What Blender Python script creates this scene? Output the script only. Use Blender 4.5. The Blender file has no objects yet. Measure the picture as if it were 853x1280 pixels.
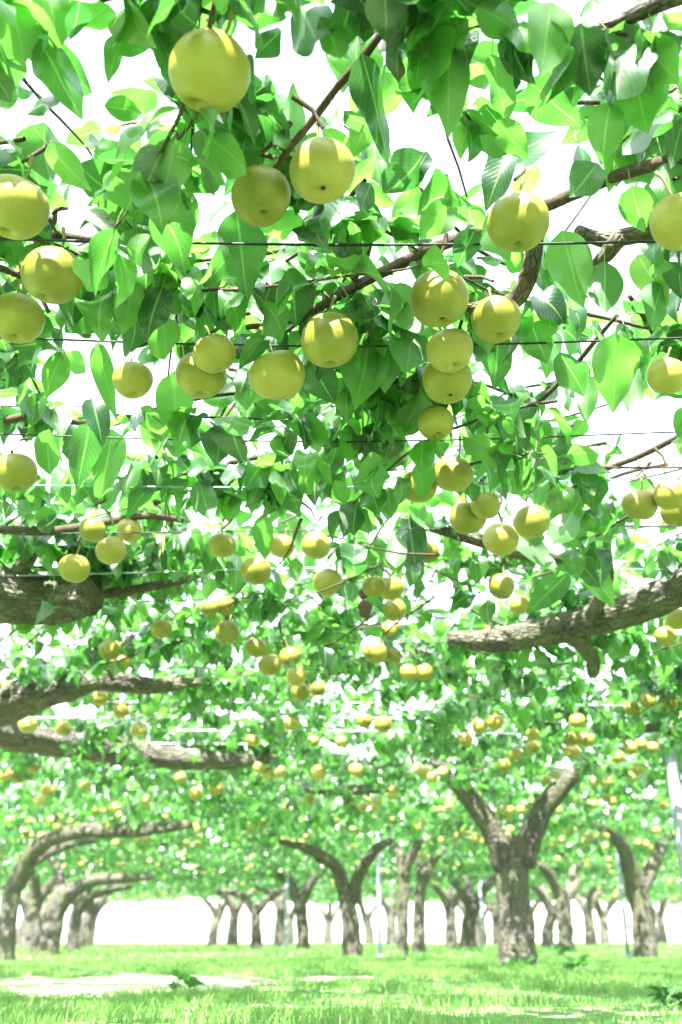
import bpy, math, random
import numpy as np
from mathutils import Vector, Matrix, noise

random.seed(7)
RNG = np.random.default_rng(11)
SC = bpy.context.scene
COL = SC.collection

# ------------------------------------------------------------------ camera
CAM_Z = 0.25
PITCH = math.radians(22.57)
F = 1280.0                      # focal length in photograph pixels (853 x 1280)
CX, CY = 426.5, 640.0
cam = bpy.data.cameras.new('camera')
cam_o = bpy.data.objects.new('camera', cam)
COL.objects.link(cam_o)
cam_o.location = (0, 0, CAM_Z)
cam_o.rotation_euler = (math.pi / 2 + PITCH, 0, 0)
cam.sensor_fit = 'VERTICAL'
cam.sensor_height = 36.0
cam.sensor_width = 24.0
cam.lens = 36.0
cam.clip_start = 0.05
cam.clip_end = 3000
cam.dof.use_dof = True
cam.dof.focus_distance = 2.3
cam.dof.aperture_fstop = 3.4
SC.camera = cam_o

# ------------------------------------------------------------------ light
SUN_DIR = Vector((-0.16, -0.50, 0.86)).normalized()      # towards the sun
world = bpy.data.worlds.new('World')
SC.world = world
world.use_nodes = True
wn = world.node_tree
sky = wn.nodes.new('ShaderNodeTexSky')
sky.sky_type = 'NISHITA'
sky.sun_disc = False
sky.sun_elevation = math.asin(SUN_DIR.z)
sky.sun_rotation = math.atan2(SUN_DIR.x, SUN_DIR.y)
sky.air_density = 1.0
sky.dust_density = 1.2
sky.ozone_density = 1.0
bg = wn.nodes['Background']
hazy = wn.nodes.new('ShaderNodeHueSaturation')      # thin bright summer haze: paler sky everywhere
hazy.inputs['Saturation'].default_value = 0.40
hazy.inputs['Value'].default_value = 1.0
wn.links.new(sky.outputs[0], hazy.inputs['Color'])
wn.links.new(hazy.outputs[0], bg.inputs[0])
bg.inputs[1].default_value = 0.15
sl = bpy.data.lights.new('sun', 'SUN')
sl.energy = 5.0
sl.angle = math.radians(0.6)
sl.color = (1.0, 0.97, 0.92)
so = bpy.data.objects.new('sun', sl)
COL.objects.link(so)
so.rotation_euler = SUN_DIR.to_track_quat('Z', 'Y').to_euler()
SC.view_settings.view_transform = 'Standard'
SC.view_settings.look = 'None'
SC.view_settings.gamma = 1
SC.view_settings.use_curve_mapping = False
SC.view_settings.exposure = 3.0
SC.render.engine = 'CYCLES'
SC.cycles.use_denoising = True
SC.cycles.max_bounces = 8
SC.cycles.diffuse_bounces = 5
SC.cycles.glossy_bounces = 2
SC.cycles.transmission_bounces = 5
SC.cycles.sample_clamp_indirect = 6

# ------------------------------------------------------------------ pixel geometry
CP, SP = math.cos(PITCH), math.sin(PITCH)
WIRE_Z = 1.63
WIRE_H = 1.585


def ray(px, py):
    u, v = (px - CX) / F, (CY - py) / F
    return Vector((u, CP - v * SP, SP + v * CP))


def on_z(px, py, z):
    r = ray(px, py)
    t = (z - CAM_Z) / r.z
    return Vector((0, 0, CAM_Z)) + r * t


def at_d(px, py, d):
    r = ray(px, py)
    return Vector((0, 0, CAM_Z)) + r * (d / r.y)


def at_t(px, py, t):             # depth along the optical axis
    return Vector((0, 0, CAM_Z)) + ray(px, py) * t


def project(P):
    P = np.asarray(P, float)
    x, y, z = P[..., 0], P[..., 1], P[..., 2] - CAM_Z
    t = y * CP + z * SP
    v = -y * SP + z * CP
    ts = np.where(t > 0.05, t, 0.05)
    return CX + F * x / ts, CY - F * v / ts, t


# ------------------------------------------------------------------ materials
def new_mat(name):
    m = bpy.data.materials.new(name)
    m.use_nodes = True
    nt = m.node_tree
    return m, nt, nt.nodes, nt.links, nt.nodes['Principled BSDF'], nt.nodes['Material Output']


def ramp(nodes, stops):
    r = nodes.new('ShaderNodeValToRGB')
    e = r.color_ramp.elements
    while len(e) < len(stops):
        e.new(0.5)
    for i, (p, c) in enumerate(stops):
        e[i].position = p
        e[i].color = (*c, 1)
    return r


def math_node(nodes, links, op, a, b=None):
    n = nodes.new('ShaderNodeMath')
    n.operation = op
    for i, v in enumerate((a, b)):
        if v is None:
            continue
        if isinstance(v, (int, float)):
            n.inputs[i].default_value = v
        else:
            links.new(v, n.inputs[i])
    return n.outputs[0]


def leaf_material():
    m, nt, N, L, P, out = new_mat('pear leaf')
    uv = N.new('ShaderNodeUVMap'); uv.uv_map = 'UVMap'
    sep = N.new('ShaderNodeSeparateXYZ'); L.new(uv.outputs[0], sep.inputs[0])
    at = N.new('ShaderNodeAttribute'); at.attribute_name = 'rnd'
    oi = N.new('ShaderNodeObjectInfo')
    s = math_node(N, L, 'ADD', at.outputs['Fac'], oi.outputs['Random'])
    rnd = math_node(N, L, 'FRACT', s)
    col = ramp(N, [(0.0, (0.008, 0.036, 0.018)), (0.3, (0.016, 0.066, 0.020)), (0.7, (0.040, 0.125, 0.022)), (0.995, (0.066, 0.160, 0.024)), (1.0, (0.13, 0.16, 0.03))])
    L.new(rnd, col.inputs[0])
    tr = ramp(N, [(0.0, (0.022, 0.13, 0.022)), (0.3, (0.065, 0.28, 0.030)), (0.7, (0.125, 0.46, 0.046)), (0.995, (0.165, 0.54, 0.056)), (1.0, (0.24, 0.46, 0.06))])
    L.new(rnd, tr.inputs[0])
    # veins: midrib and side veins from the leaf's own coordinates
    au = math_node(N, L, 'ABSOLUTE', math_node(N, L, 'SUBTRACT', sep.outputs[0], 0.5))
    mid = math_node(N, L, 'LESS_THAN', au, 0.026)
    ph = math_node(N, L, 'SUBTRACT', math_node(N, L, 'MULTIPLY', sep.outputs[1], 11.0), math_node(N, L, 'MULTIPLY', au, 7.0))
    sv = math_node(N, L, 'ABSOLUTE', math_node(N, L, 'SUBTRACT', math_node(N, L, 'FRACT', ph), 0.5))
    side = math_node(N, L, 'LESS_THAN', sv, 0.05)
    vein = math_node(N, L, 'MAXIMUM', mid, math_node(N, L, 'MULTIPLY', side, 0.35))
    tc = N.new('ShaderNodeTexCoord')
    nz = N.new('ShaderNodeTexNoise'); nz.inputs['Scale'].default_value = 5; nz.inputs['Detail'].default_value = 3
    L.new(uv.outputs[0], nz.inputs['Vector'])
    mx = N.new('ShaderNodeMixRGB'); mx.blend_type = 'MULTIPLY'
    mr = ramp(N, [(0.3, (0.78, 0.8, 0.8)), (0.7, (1.15, 1.1, 1.0))])
    L.new(nz.outputs['Fac'], mr.inputs[0])
    mx.inputs[0].default_value = 1
    L.new(col.outputs[0], mx.inputs[1]); L.new(mr.outputs[0], mx.inputs[2])
    vm = N.new('ShaderNodeMixRGB'); vm.inputs[2].default_value = (0.20, 0.34, 0.10, 1)
    L.new(math_node(N, L, 'MULTIPLY', vein, 0.75), vm.inputs[0]); L.new(mx.outputs[0], vm.inputs[1])
    # a few brown spots and scuffs
    n9 = N.new('ShaderNodeTexNoise'); n9.inputs['Scale'].default_value = 9; n9.inputs['Detail'].default_value = 2
    ov = N.new('ShaderNodeVectorMath'); ov.operation = 'ADD'
    sc9 = math_node(N, L, 'MULTIPLY', rnd, 37.0)
    L.new(uv.outputs[0], ov.inputs[0]); L.new(sc9, ov.inputs[1]); L.new(ov.outputs[0], n9.inputs['Vector'])
    sr = ramp(N, [(0.70, (0, 0, 0)), (0.74, (1, 1, 1))]); L.new(n9.outputs['Fac'], sr.inputs[0])
    sm = N.new('ShaderNodeMixRGB'); sm.inputs[2].default_value = (0.10, 0.075, 0.03, 1)
    L.new(math_node(N, L, 'MULTIPLY', sr.outputs[0], 0.7), sm.inputs[0]); L.new(vm.outputs[0], sm.inputs[1])
    # underside paler and more matt
    geo = N.new('ShaderNodeNewGeometry')
    us = N.new('ShaderNodeMixRGB'); us.inputs[2].default_value = (0.075, 0.155, 0.048, 1)
    L.new(math_node(N, L, 'MULTIPLY', geo.outputs['Backfacing'], 0.40), us.inputs[0]); L.new(sm.outputs[0], us.inputs[1])
    L.new(us.outputs[0], P.inputs['Base Color'])
    rg = math_node(N, L, 'ADD', math_node(N, L, 'MULTIPLY', geo.outputs['Backfacing'], 0.24), 0.32)
    L.new(rg, P.inputs['Roughness'])
    P.inputs['Specular IOR Level'].default_value = 0.8
    P.inputs['Coat Weight'].default_value = 0.55
    P.inputs['Coat Roughness'].default_value = 0.30
    P.inputs['Coat IOR'].default_value = 1.6
    bp = N.new('ShaderNodeBump'); bp.inputs['Strength'].default_value = 0.25; bp.inputs['Distance'].default_value = 0.002
    L.new(math_node(N, L, 'ADD', vein, nz.outputs['Fac']), bp.inputs['Height'])
    L.new(bp.outputs[0], P.inputs['Normal'])
    T = N.new('ShaderNodeBsdfTranslucent')
    tv = N.new('ShaderNodeMixRGB'); tv.inputs[2].default_value = (0.28, 0.60, 0.13, 1)
    L.new(math_node(N, L, 'MULTIPLY', vein, 0.6), tv.inputs[0]); L.new(tr.outputs[0], tv.inputs[1])
    L.new(tv.outputs[0], T.inputs['Color'])
    ms = N.new('ShaderNodeMixShader'); ms.inputs[0].default_value = 0.48
    L.new(P.outputs[0], ms.inputs[1]); L.new(T.outputs[0], ms.inputs[2])
    L.new(ms.outputs[0], out.inputs['Surface'])
    return m


def bark_material(name, dark, mid, light, moss, moss_amt, scale, bump, along=True):
    m, nt, N, L, P, out = new_mat(name)
    mp = N.new('ShaderNodeMapping')
    if along:
        ba = N.new('ShaderNodeAttribute'); ba.attribute_name = 'bark'
        L.new(ba.outputs['Vector'], mp.inputs[0])
    else:
        tc = N.new('ShaderNodeTexCoord')
        L.new(tc.outputs['Object'], mp.inputs[0])
    n1 = N.new('ShaderNodeTexNoise'); n1.inputs['Scale'].default_value = scale; n1.inputs['Detail'].default_value = 8; n1.inputs['Roughness'].default_value = 0.68
    v1 = N.new('ShaderNodeTexVoronoi'); v1.inputs['Scale'].default_value = scale * 2.2; v1.feature = 'DISTANCE_TO_EDGE'
    n2 = N.new('ShaderNodeTexNoise'); n2.inputs['Scale'].default_value = scale * 0.28; n2.inputs['Detail'].default_value = 5
    for n in (n1, v1, n2):
        L.new(mp.outputs[0], n.inputs['Vector'])
    c = ramp(N, [(0.28, dark), (0.5, mid), (0.72, light)])
    L.new(n1.outputs['Fac'], c.inputs[0])
    cr = ramp(N, [(0.0, (0.22, 0.2, 0.18)), (0.16, (1, 1, 1))])
    L.new(v1.outputs['Distance'], cr.inputs[0])
    mu = N.new('ShaderNodeMixRGB'); mu.blend_type = 'MULTIPLY'; mu.inputs[0].default_value = 0.8
    L.new(c.outputs[0], mu.inputs[1]); L.new(cr.outputs[0], mu.inputs[2])
    mf = ramp(N, [(0.42, (0, 0, 0)), (0.62, (1, 1, 1))])
    L.new(n2.outputs['Fac'], mf.inputs[0])
    mo = N.new('ShaderNodeMixRGB'); mo.inputs[2].default_value = (*moss, 1)
    L.new(math_node(N, L, 'MULTIPLY', mf.outputs[0], moss_amt), mo.inputs[0]); L.new(mu.outputs[0], mo.inputs[1])
    L.new(mo.outputs[0], P.inputs['Base Color'])
    P.inputs['Roughness'].default_value = 0.9
    P.inputs['Specular IOR Level'].default_value = 0.2
    b = N.new('ShaderNodeBump'); b.inputs['Strength'].default_value = 0.8; b.inputs['Distance'].default_value = bump
    h = math_node(N, L, 'ADD', n1.outputs['Fac'], math_node(N, L, 'MULTIPLY', v1.outputs['Distance'], 1.5))
    L.new(h, b.inputs['Height']); L.new(b.outputs[0], P.inputs['Normal'])
    return m


def pear_material(blush=True):
    m, nt, N, L, P, out = new_mat('pear skin')
    tc = N.new('ShaderNodeTexCoord'); oi = N.new('ShaderNodeObjectInfo')
    add = N.new('ShaderNodeVectorMath'); add.operation = 'ADD'
    L.new(tc.outputs['Object'], add.inputs[0]); L.new(oi.outputs['Random'], add.inputs[1])
    nz = N.new('ShaderNodeTexNoise'); nz.inputs['Scale'].default_value = 14; nz.inputs['Detail'].default_value = 4
    L.new(add.outputs[0], nz.inputs['Vector'])
    c = ramp(N, [*([(0.25, (0.155, 0.150, 0.018)), (0.5, (0.240, 0.212, 0.034)), (0.8, (0.350, 0.285, 0.070))] if blush else [(0.25, (0.20, 0.195, 0.045)), (0.5, (0.26, 0.245, 0.062)), (0.8, (0.33, 0.295, 0.09))])])
    w = math_node(N, L, 'ADD', math_node(N, L, 'MULTIPLY', nz.outputs['Fac'], 0.6), math_node(N, L, 'MULTIPLY', oi.outputs['Random'], 0.4))
    L.new(w, c.inputs[0])
    sp = N.new('ShaderNodeTexVoronoi'); sp.inputs['Scale'].default_value = 190
    L.new(add.outputs[0], sp.inputs['Vector'])
    dots = ramp(N, [(0.08, (0.42, 0.30, 0.18)), (0.24, (1, 1, 1))])
    L.new(sp.outputs['Distance'], dots.inputs[0])
    mu = N.new('ShaderNodeMixRGB'); mu.blend_type = 'MULTIPLY'; mu.inputs[0].default_value = 0.75
    L.new(c.outputs[0], mu.inputs[1]); L.new(dots.outputs[0], mu.inputs[2])
    # russet blush near the stalk end
    sz = N.new('ShaderNodeSeparateXYZ'); L.new(tc.outputs['Object'], sz.inputs[0])
    n3 = N.new('ShaderNodeTexNoise'); n3.inputs['Scale'].default_value = 35; n3.inputs['Detail'].default_value = 5
    L.new(add.outputs[0], n3.inputs['Vector'])
    k = math_node(N, L, 'ADD', math_node(N, L, 'MULTIPLY', sz.outputs[2], 9.0), math_node(N, L, 'MULTIPLY', n3.outputs['Fac'], 0.45))
    ru = ramp(N, [(0.45, (0, 0, 0)), (0.8, (1, 1, 1))]); L.new(k, ru.inputs[0])
    mr = N.new('ShaderNodeMixRGB'); mr.inputs[2].default_value = (0.30, 0.19, 0.06, 1)
    L.new(math_node(N, L, 'MULTIPLY', ru.outputs[0], 0.55 if blush else 0.05), mr.inputs[0]); L.new(mu.outputs[0], mr.inputs[1])
    L.new(mr.outputs[0], P.inputs['Base Color'])
    P.inputs['Roughness'].default_value = 0.42
    P.inputs['Specular IOR Level'].default_value = 0.4
    P.inputs['Subsurface Weight'].default_value = 0.25
    P.inputs['Subsurface Radius'].default_value = (0.012, 0.010, 0.003)
    P.inputs['Subsurface Scale'].default_value = 0.5
    b = N.new('ShaderNodeBump'); b.inputs['Strength'].default_value = 0.12; b.inputs['Distance'].default_value = 0.001
    L.new(n3.outputs['Fac'], b.inputs['Height']); L.new(b.outputs[0], P.inputs['Normal'])
    return m


def plain(name, colr, rough=0.6, metal=0.0, nscale=30, var=0.25):
    m, nt, N, L, P, out = new_mat(name)
    tc = N.new('ShaderNodeTexCoord')
    nz = N.new('ShaderNodeTexNoise'); nz.inputs['Scale'].default_value = nscale; nz.inputs['Detail'].default_value = 4
    L.new(tc.outputs['Object'], nz.inputs['Vector'])
    c = ramp(N, [(0.3, tuple(x * (1 - var) for x in colr)), (0.7, tuple(min(1, x * (1 + var)) for x in colr))])
    L.new(nz.outputs['Fac'], c.inputs[0]); L.new(c.outputs[0], P.inputs['Base Color'])
    P.inputs['Roughness'].default_value = rough
    P.inputs['Metallic'].default_value = metal
    return m


def grass_material():
    m, nt, N, L, P, out = new_mat('grass blade')
    at = N.new('ShaderNodeAttribute'); at.attribute_name = 'rnd'
    c = ramp(N, [(0.0, (0.075, 0.175, 0.036)), (0.6, (0.130, 0.255, 0.055)), (0.9, (0.22, 0.31, 0.09)), (1.0, (0.42, 0.38, 0.18))])
    t = ramp(N, [(0.0, (0.14, 0.42, 0.07)), (0.6, (0.24, 0.55, 0.10)), (1.0, (0.55, 0.55, 0.22))])
    L.new(at.outputs['Fac'], c.inputs[0]); L.new(at.outputs['Fac'], t.inputs[0])
    L.new(c.outputs[0], P.inputs['Base Color']); P.inputs['Roughness'].default_value = 0.5
    T = N.new('ShaderNodeBsdfTranslucent'); L.new(t.outputs[0], T.inputs['Color'])
    ms = N.new('ShaderNodeMixShader'); ms.inputs[0].default_value = 0.4
    L.new(P.outputs[0], ms.inputs[1]); L.new(T.outputs[0], ms.inputs[2]); L.new(ms.outputs[0], out.inputs['Surface'])
    return m


def ground_material(name, stops, scale):
    m, nt, N, L, P, out = new_mat(name)
    tc = N.new('ShaderNodeTexCoord')
    nz = N.new('ShaderNodeTexNoise'); nz.inputs['Scale'].default_value = scale; nz.inputs['Detail'].default_value = 9; nz.inputs['Roughness'].default_value = 0.65
    L.new(tc.outputs['Object'], nz.inputs['Vector'])
    c = ramp(N, stops); L.new(nz.outputs['Fac'], c.inputs[0]); L.new(c.outputs[0], P.inputs['Base Color'])
    P.inputs['Roughness'].default_value = 0.95; P.inputs['Specular IOR Level'].default_value = 0.1
    b = N.new('ShaderNodeBump'); b.inputs['Strength'].default_value = 0.6; b.inputs['Distance'].default_value = 0.03
    L.new(nz.outputs['Fac'], b.inputs['Height']); L.new(b.outputs[0], P.inputs['Normal'])
    return m


M_LEAF = leaf_material()
M_BARK = bark_material('old pear bark', (0.036, 0.032, 0.027), (0.115, 0.106, 0.090), (0.25, 0.235, 0.20), (0.10, 0.115, 0.040), 0.5, 26, 0.03)
M_LIMB = bark_material('limb bark', (0.045, 0.038, 0.031), (0.12, 0.104, 0.084), (0.24, 0.215, 0.175), (0.11, 0.12, 0.045), 0.4, 38, 0.012)
M_TWIG = bark_material('twig bark', (0.045, 0.03, 0.022), (0.085, 0.058, 0.042), (0.15, 0.11, 0.085), (0.12, 0.14, 0.05), 0.2, 120, 0.002, False)
M_PEAR = pear_material()
M_PEAR_FAR = pear_material(False)

M_STALK = plain('pear stalk', (0.20, 0.17, 0.06), 0.7)
M_CALYX = plain('calyx', (0.07, 0.04, 0.02), 0.9)
M_PETIOLE = plain('petiole', (0.20, 0.30, 0.08), 0.5)
M_GRASS = grass_material()
M_WIRE = plain('dark wire', (0.016, 0.016, 0.018), 0.5, 0.3)
M_WIRE_T = plain('teal wire', (0.10, 0.30, 0.27), 0.45, 0.2)
M_WIRE_W = plain('galvanised wire', (0.42, 0.45, 0.48), 0.35, 0.6)
M_POST = plain('galvanised steel', (0.24, 0.27, 0.32), 0.5, 0.2, 12, 0.12)
M_TWINE = plain('straw twine', (0.50, 0.40, 0.20), 0.9, 0, 200)
M_DRY = plain('withered brown', (0.10, 0.055, 0.035), 0.9, 0, 80)
M_TAG = plain('red tape', (0.42, 0.12, 0.10), 0.6)
M_GROUND = ground_material('orchard soil and grass', [(0.30, (0.07, 0.15, 0.05)), (0.5, (0.13, 0.23, 0.08)), (0.7, (0.30, 0.32, 0.18))], 3.0)
M_FIELD = ground_material('pale dry field', [(0.3, (0.42, 0.40, 0.28)), (0.7, (0.60, 0.57, 0.44))], 0.6)
M_SUN_STRIP = ground_material('painted sun strip', [(0.3, (0.20, 0.27, 0.12)), (0.55, (0.44, 0.44, 0.30)), (0.75, (0.58, 0.55, 0.43))], 5.0)  # sunlit stripe on the ground, its brightness painted in as pale colour


# ------------------------------------------------------------------ mesh helpers
def mesh_from(name, V, faces_flat, sizes, mats, smooth=True, uv=None, rnd=None, midx=None):
    V = np.asarray(V, np.float32)
    me = bpy.data.meshes.new(name)
    me.vertices.add(len(V)); me.vertices.foreach_set('co', V.ravel())
    idx = np.asarray(faces_flat, np.int32).ravel(); sz = np.asarray(sizes, np.int32)
    me.loops.add(len(idx)); me.loops.foreach_set('vertex_index', idx)
    me.polygons.add(len(sz))
    st = np.concatenate(([0], np.cumsum(sz)[:-1])).astype(np.int32)
    me.polygons.foreach_set('loop_start', st)
    me.polygons.foreach_set('loop_total', sz)
    if smooth:
        me.polygons.foreach_set('use_smooth', np.ones(len(sz), bool))
    for m in (mats if isinstance(mats, (list, tuple)) else [mats]):
        me.materials.append(m)
    if midx is not None:
        me.polygons.foreach_set('material_index', np.asarray(midx, np.int32))
    me.update(calc_edges=True)
    if uv is not None:
        l = me.uv_layers.new(name='UVMap')
        l.data.foreach_set('uv', np.asarray(uv, np.float32)[idx].ravel())
    if rnd is not None:
        a = me.attributes.new('rnd', 'FLOAT', 'POINT')
        a.data.foreach_set('value', np.asarray(rnd, np.float32))
    return me


def link(name, data, parent=None, loc=None):
    o = bpy.data.objects.new(name, data)
    COL.objects.link(o)
    if parent is not None:
        o.parent = parent
    if loc is not None:
        o.location = loc
    return o


def tag(o, label=None, cat=None, group=None, kind=None):
    if label: o['label'] = label
    if cat: o['category'] = cat
    if group: o['group'] = group
    if kind: o['kind'] = kind
    return o


def smooth_path(pts, rad, step):
    """Catmull-Rom through pts (list of Vector), radii interpolated."""
    P = [Vector(p) for p in pts]
    if len(P) < 3:
        P = [P[0], (P[0] + P[1]) / 2, P[1]]
        rad = [rad[0], (rad[0] + rad[1]) / 2, rad[1]]
    out, ro = [], []
    for i in range(len(P) - 1):
        p0 = P[i - 1] if i else P[0] * 2 - P[1]
        p1, p2 = P[i], P[i + 1]
        p3 = P[i + 2] if i + 2 < len(P) else P[-1] * 2 - P[-2]
        n = max(2, int((p2 - p1).length / step))
        for k in range(n):
            t = k / n
            out.append(0.5 * ((2 * p1) + (p2 - p0) * t + (2 * p0 - 5 * p1 + 4 * p2 - p3) * t * t + (3 * p1 - p0 - 3 * p2 + p3) * t ** 3))
            ro.append(rad[i] * (1 - t) + rad[i + 1] * t)
    out.append(P[-1]); ro.append(rad[-1])
    return out, ro


def tube_arrays(path, radii, sides, rough=0.0, freq=6.0, seed=0.0, cap=True, coords=None, ridge=0.0):
    """Vertices and quads of a tube; noise makes its radius knobbly, ridges run along it."""
    V, Fc, S = [], [], []
    n = len(path)
    t = (path[1] - path[0]).normalized()
    ref = Vector((0, 0, 1)) if abs(t.z) < 0.8 else Vector((1, 0, 0))
    a = t.cross(ref).normalized()
    s = 0.0
    for i in range(n):
        t = (path[min(i + 1, n - 1)] - path[max(i - 1, 0)]).normalized()
        a = (a - t * a.dot(t)).normalized()
        b = t.cross(a)
        if i: s += (path[i] - path[i - 1]).length
        for k in range(sides):
            th = 2 * math.pi * k / sides
            ct, st = math.cos(th), math.sin(th)
            d = a * ct + b * st
            r0 = r = radii[i]
            if rough:
                q = path[i] + d * r
                nv = noise.fractal(q * freq + Vector((seed, seed * 2, 0)), 0.8, 2.0, 4)
                rd = noise.noise(Vector((ct * 2.2 + seed, st * 2.2, s * 1.5 + seed)))
                r = r * (1 + rough * 0.7 * nv + rough * 0.8 * rd)
                if ridge:
                    g = 1 - abs(noise.noise(Vector((ct * 4.5 + seed, st * 4.5, s * 6.0 + seed)))) * 2
                    g2 = noise.noise(Vector((ct * 9 - seed, st * 9, s * 14)))
                    r += r0 * ridge * (g * 0.7 + g2 * 0.5)
            V.append(path[i] + d * r)
            if coords is not None:
                coords.append((ct * r0 + seed, st * r0, s * 0.38 + seed))
    for i in range(n - 1):
        for k in range(sides):
            k2 = (k + 1) % sides
            Fc += [i * sides + k, i * sides + k2, (i + 1) * sides + k2, (i + 1) * sides + k]
            S.append(4)
    if cap:
        V.append(path[-1] + (path[-1] - path[-2]).normalized() * radii[-1] * 0.12)
        e = len(V) - 1
        for k in range(sides):
            Fc += [(n - 1) * sides + k, (n - 1) * sides + (k + 1) % sides, e]
            S.append(3)
        V.append(path[0] - (path[1] - path[0]).normalized() * radii[0] * 0.3)
        e = len(V) - 1
        for k in range(sides):
            Fc += [(k + 1) % sides, k, e]
            S.append(3)
        if coords is not None:
            coords += [(seed, 0, s * 0.38 + seed), (seed, 0, seed)]
    return V, Fc, S


def tube_mesh(name, pts, rad, mat, sides=8, step=0.05, rough=0.0, freq=6.0, seed=0.0, origin=None, ridge=0.0):
    path, rr = smooth_path(pts, rad, step)
    co = []
    V, Fc, S = tube_arrays(path, rr, sides, rough, freq, seed, True, co, ridge)
    V = np.array([tuple(v) for v in V])
    if origin is not None:
        V = V - np.array(tuple(origin))
    me = mesh_from(name, V, Fc, S, mat)
    at = me.attributes.new('bark', 'FLOAT_VECTOR', 'POINT')
    at.data.foreach_set('vector', np.asarray(co, np.float32).ravel())
    return me


class Tubes:
    """Many thin tubes gathered into one mesh."""
    def __init__(self): self.V, self.F, self.S, self.n = [], [], [], 0
    def add(self, path, radii, sides=5):
        V, Fc, S = tube_arrays(path, radii, sides, cap=False)
        self.F += [f + self.n for f in Fc]; self.S += S
        self.V += [tuple(v) for v in V]; self.n += len(V)
    def build(self, name, mat, origin):
        V = np.array(self.V) - np.array(tuple(origin))
        return mesh_from(name, V, self.F, self.S, mat)


# ------------------------------------------------------------------ leaves
def leaf_template(nv, nu, seed, bend, fold, wave, twist=0.0):
    r = np.random.default_rng(seed)
    vs = np.linspace(0, 1, nv + 1)
    ph = r.uniform(0, 6.28, 4)
    V, UV = [], []
    for v in vs:
        w = 0.5 * max(0.0, math.sin(math.pi * v ** 0.70)) ** 0.82
        if v > 0.72:
            w *= 1 - 0.38 * ((v - 0.72) / 0.28) ** 0.8
        # arc: the blade bends down along its length
        ang = bend * v
        y = (math.sin(ang) / bend) if abs(bend) > 1e-3 else v
        z0 = -(1 - math.cos(ang)) / bend if abs(bend) > 1e-3 else 0.0
        for k in range(nu + 1):
            u = -1 + 2 * k / nu
            x = u * w + 0.045 * math.sin(v * 4 + ph[2]) * v
            z = z0 + fold * abs(u) * w * 0.62 + wave * (abs(u) ** 1.6) * math.sin(v * 9 + ph[0] + (1.7 if u > 0 else 0)) * 0.075 * (w * 2)
            z += twist * u * w * v * 1.3
            V.append((x, y, z)); UV.append((0.5 + 0.5 * u, v))
    Fc = []
    for i in range(nv):
        for k in range(nu):
            a = i * (nu + 1) + k
            Fc.append((a, a + 1, a + nu + 2, a + nu + 1))
    return np.array(V), np.array(Fc), np.array(UV)


PARAMS = [(0.55, 0.25, 0.7, 0.2), (0.9, 0.35, 0.9, -0.3), (0.25, -0.25, 1.0, 0.3), (1.35, 0.3, 0.9, 0.4), (0.7, 0.6, 1.2, -0.5), (-0.4, 0.3, 1.0, 0.2), (0.45, -0.12, 1.5, -0.4), (1.1, 0.7, 0.9, 0.5),
          (1.7, 0.2, 1.1, -0.2), (0.8, -0.4, 1.2, 0.6), (-0.8, 0.45, 1.0, -0.5), (1.2, 0.05, 1.7, 0.7)]
TPL_N = [leaf_template(12, 4, 100 + i, *p) for i, p in enumerate(PARAMS)]
TPL_M = [leaf_template(5, 2, 100 + i, *p) for i, p in enumerate(PARAMS)]
TPL_F = [leaf_template(3, 2, 100 + i, *p) for i, p in enumerate(PARAMS)]


def frames(D, Nrm):
    D = D / np.linalg.norm(D, axis=1, keepdims=True)
    Nrm = Nrm - D * np.sum(D * Nrm, axis=1, keepdims=True)
    Nrm = Nrm / np.maximum(np.linalg.norm(Nrm, axis=1, keepdims=True), 1e-6)
    B = np.cross(D, Nrm)
    return B, D, Nrm


def leaves_mesh(name, tpls, P, D, Nrm, Ln, Wd, var, rnd, origin=(0, 0, 0)):
    B, D, Nn = frames(D, Nrm)
    Vs, Fs, UVs, Rs, off = [], [], [], [], 0
    for k, (tv, tf, tu) in enumerate(tpls):
        m = np.where(var == k)[0]
        if not len(m):
            continue
        nv = len(tv)
        W = (P[m][:, None, :] + tv[None, :, 0:1] * Wd[m][:, None, None] * B[m][:, None, :]
             + tv[None, :, 1:2] * Ln[m][:, None, None] * D[m][:, None, :]
             + tv[None, :, 2:3] * Ln[m][:, None, None] * Nn[m][:, None, :])
        Vs.append(W.reshape(-1, 3))
        f = tf[None] + (np.arange(len(m)) * nv)[:, None, None] + off
        Fs.append(f.reshape(-1, 4))
        UVs.append(np.tile(tu, (len(m), 1)))
        Rs.append(np.repeat(rnd[m], nv))
        off += nv * len(m)
    V = np.concatenate(Vs) - np.array(origin)
    Fc = np.concatenate(Fs)
    return mesh_from(name, V, Fc.ravel(), np.full(len(Fc), 4), M_LEAF, uv=np.concatenate(UVs), rnd=np.concatenate(Rs))


def single_leaf_mesh(k):
    """A leaf with its own petiole, unit length."""
    tv, tf, tu = TPL_N[k]
    path, rr = smooth_path([Vector((0, -0.32, 0.03)), Vector((0.01, -0.16, 0.05)), Vector((0, 0.02, 0.0))], [0.012, 0.010, 0.010], 0.08)
    V, Fc, S = tube_arrays(path, rr, 5, cap=False)
    V = np.array([tuple(v) for v in V])
    n = len(tv)
    allV = np.concatenate([tv, V])
    flat = list(tf.ravel()) + [f + n for f in Fc]
    sizes = [4] * len(tf) + S
    uv = np.concatenate([tu, np.tile([[0.5, 0.02]], (len(V), 1))])
    return mesh_from('leaf', allV, flat, sizes, [M_LEAF, M_PETIOLE], uv=uv, rnd=np.zeros(len(allV)), midx=[0] * len(tf) + [1] * len(S))


LEAF_MESH = [single_leaf_mesh(k) for k in range(len(PARAMS))]


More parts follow.
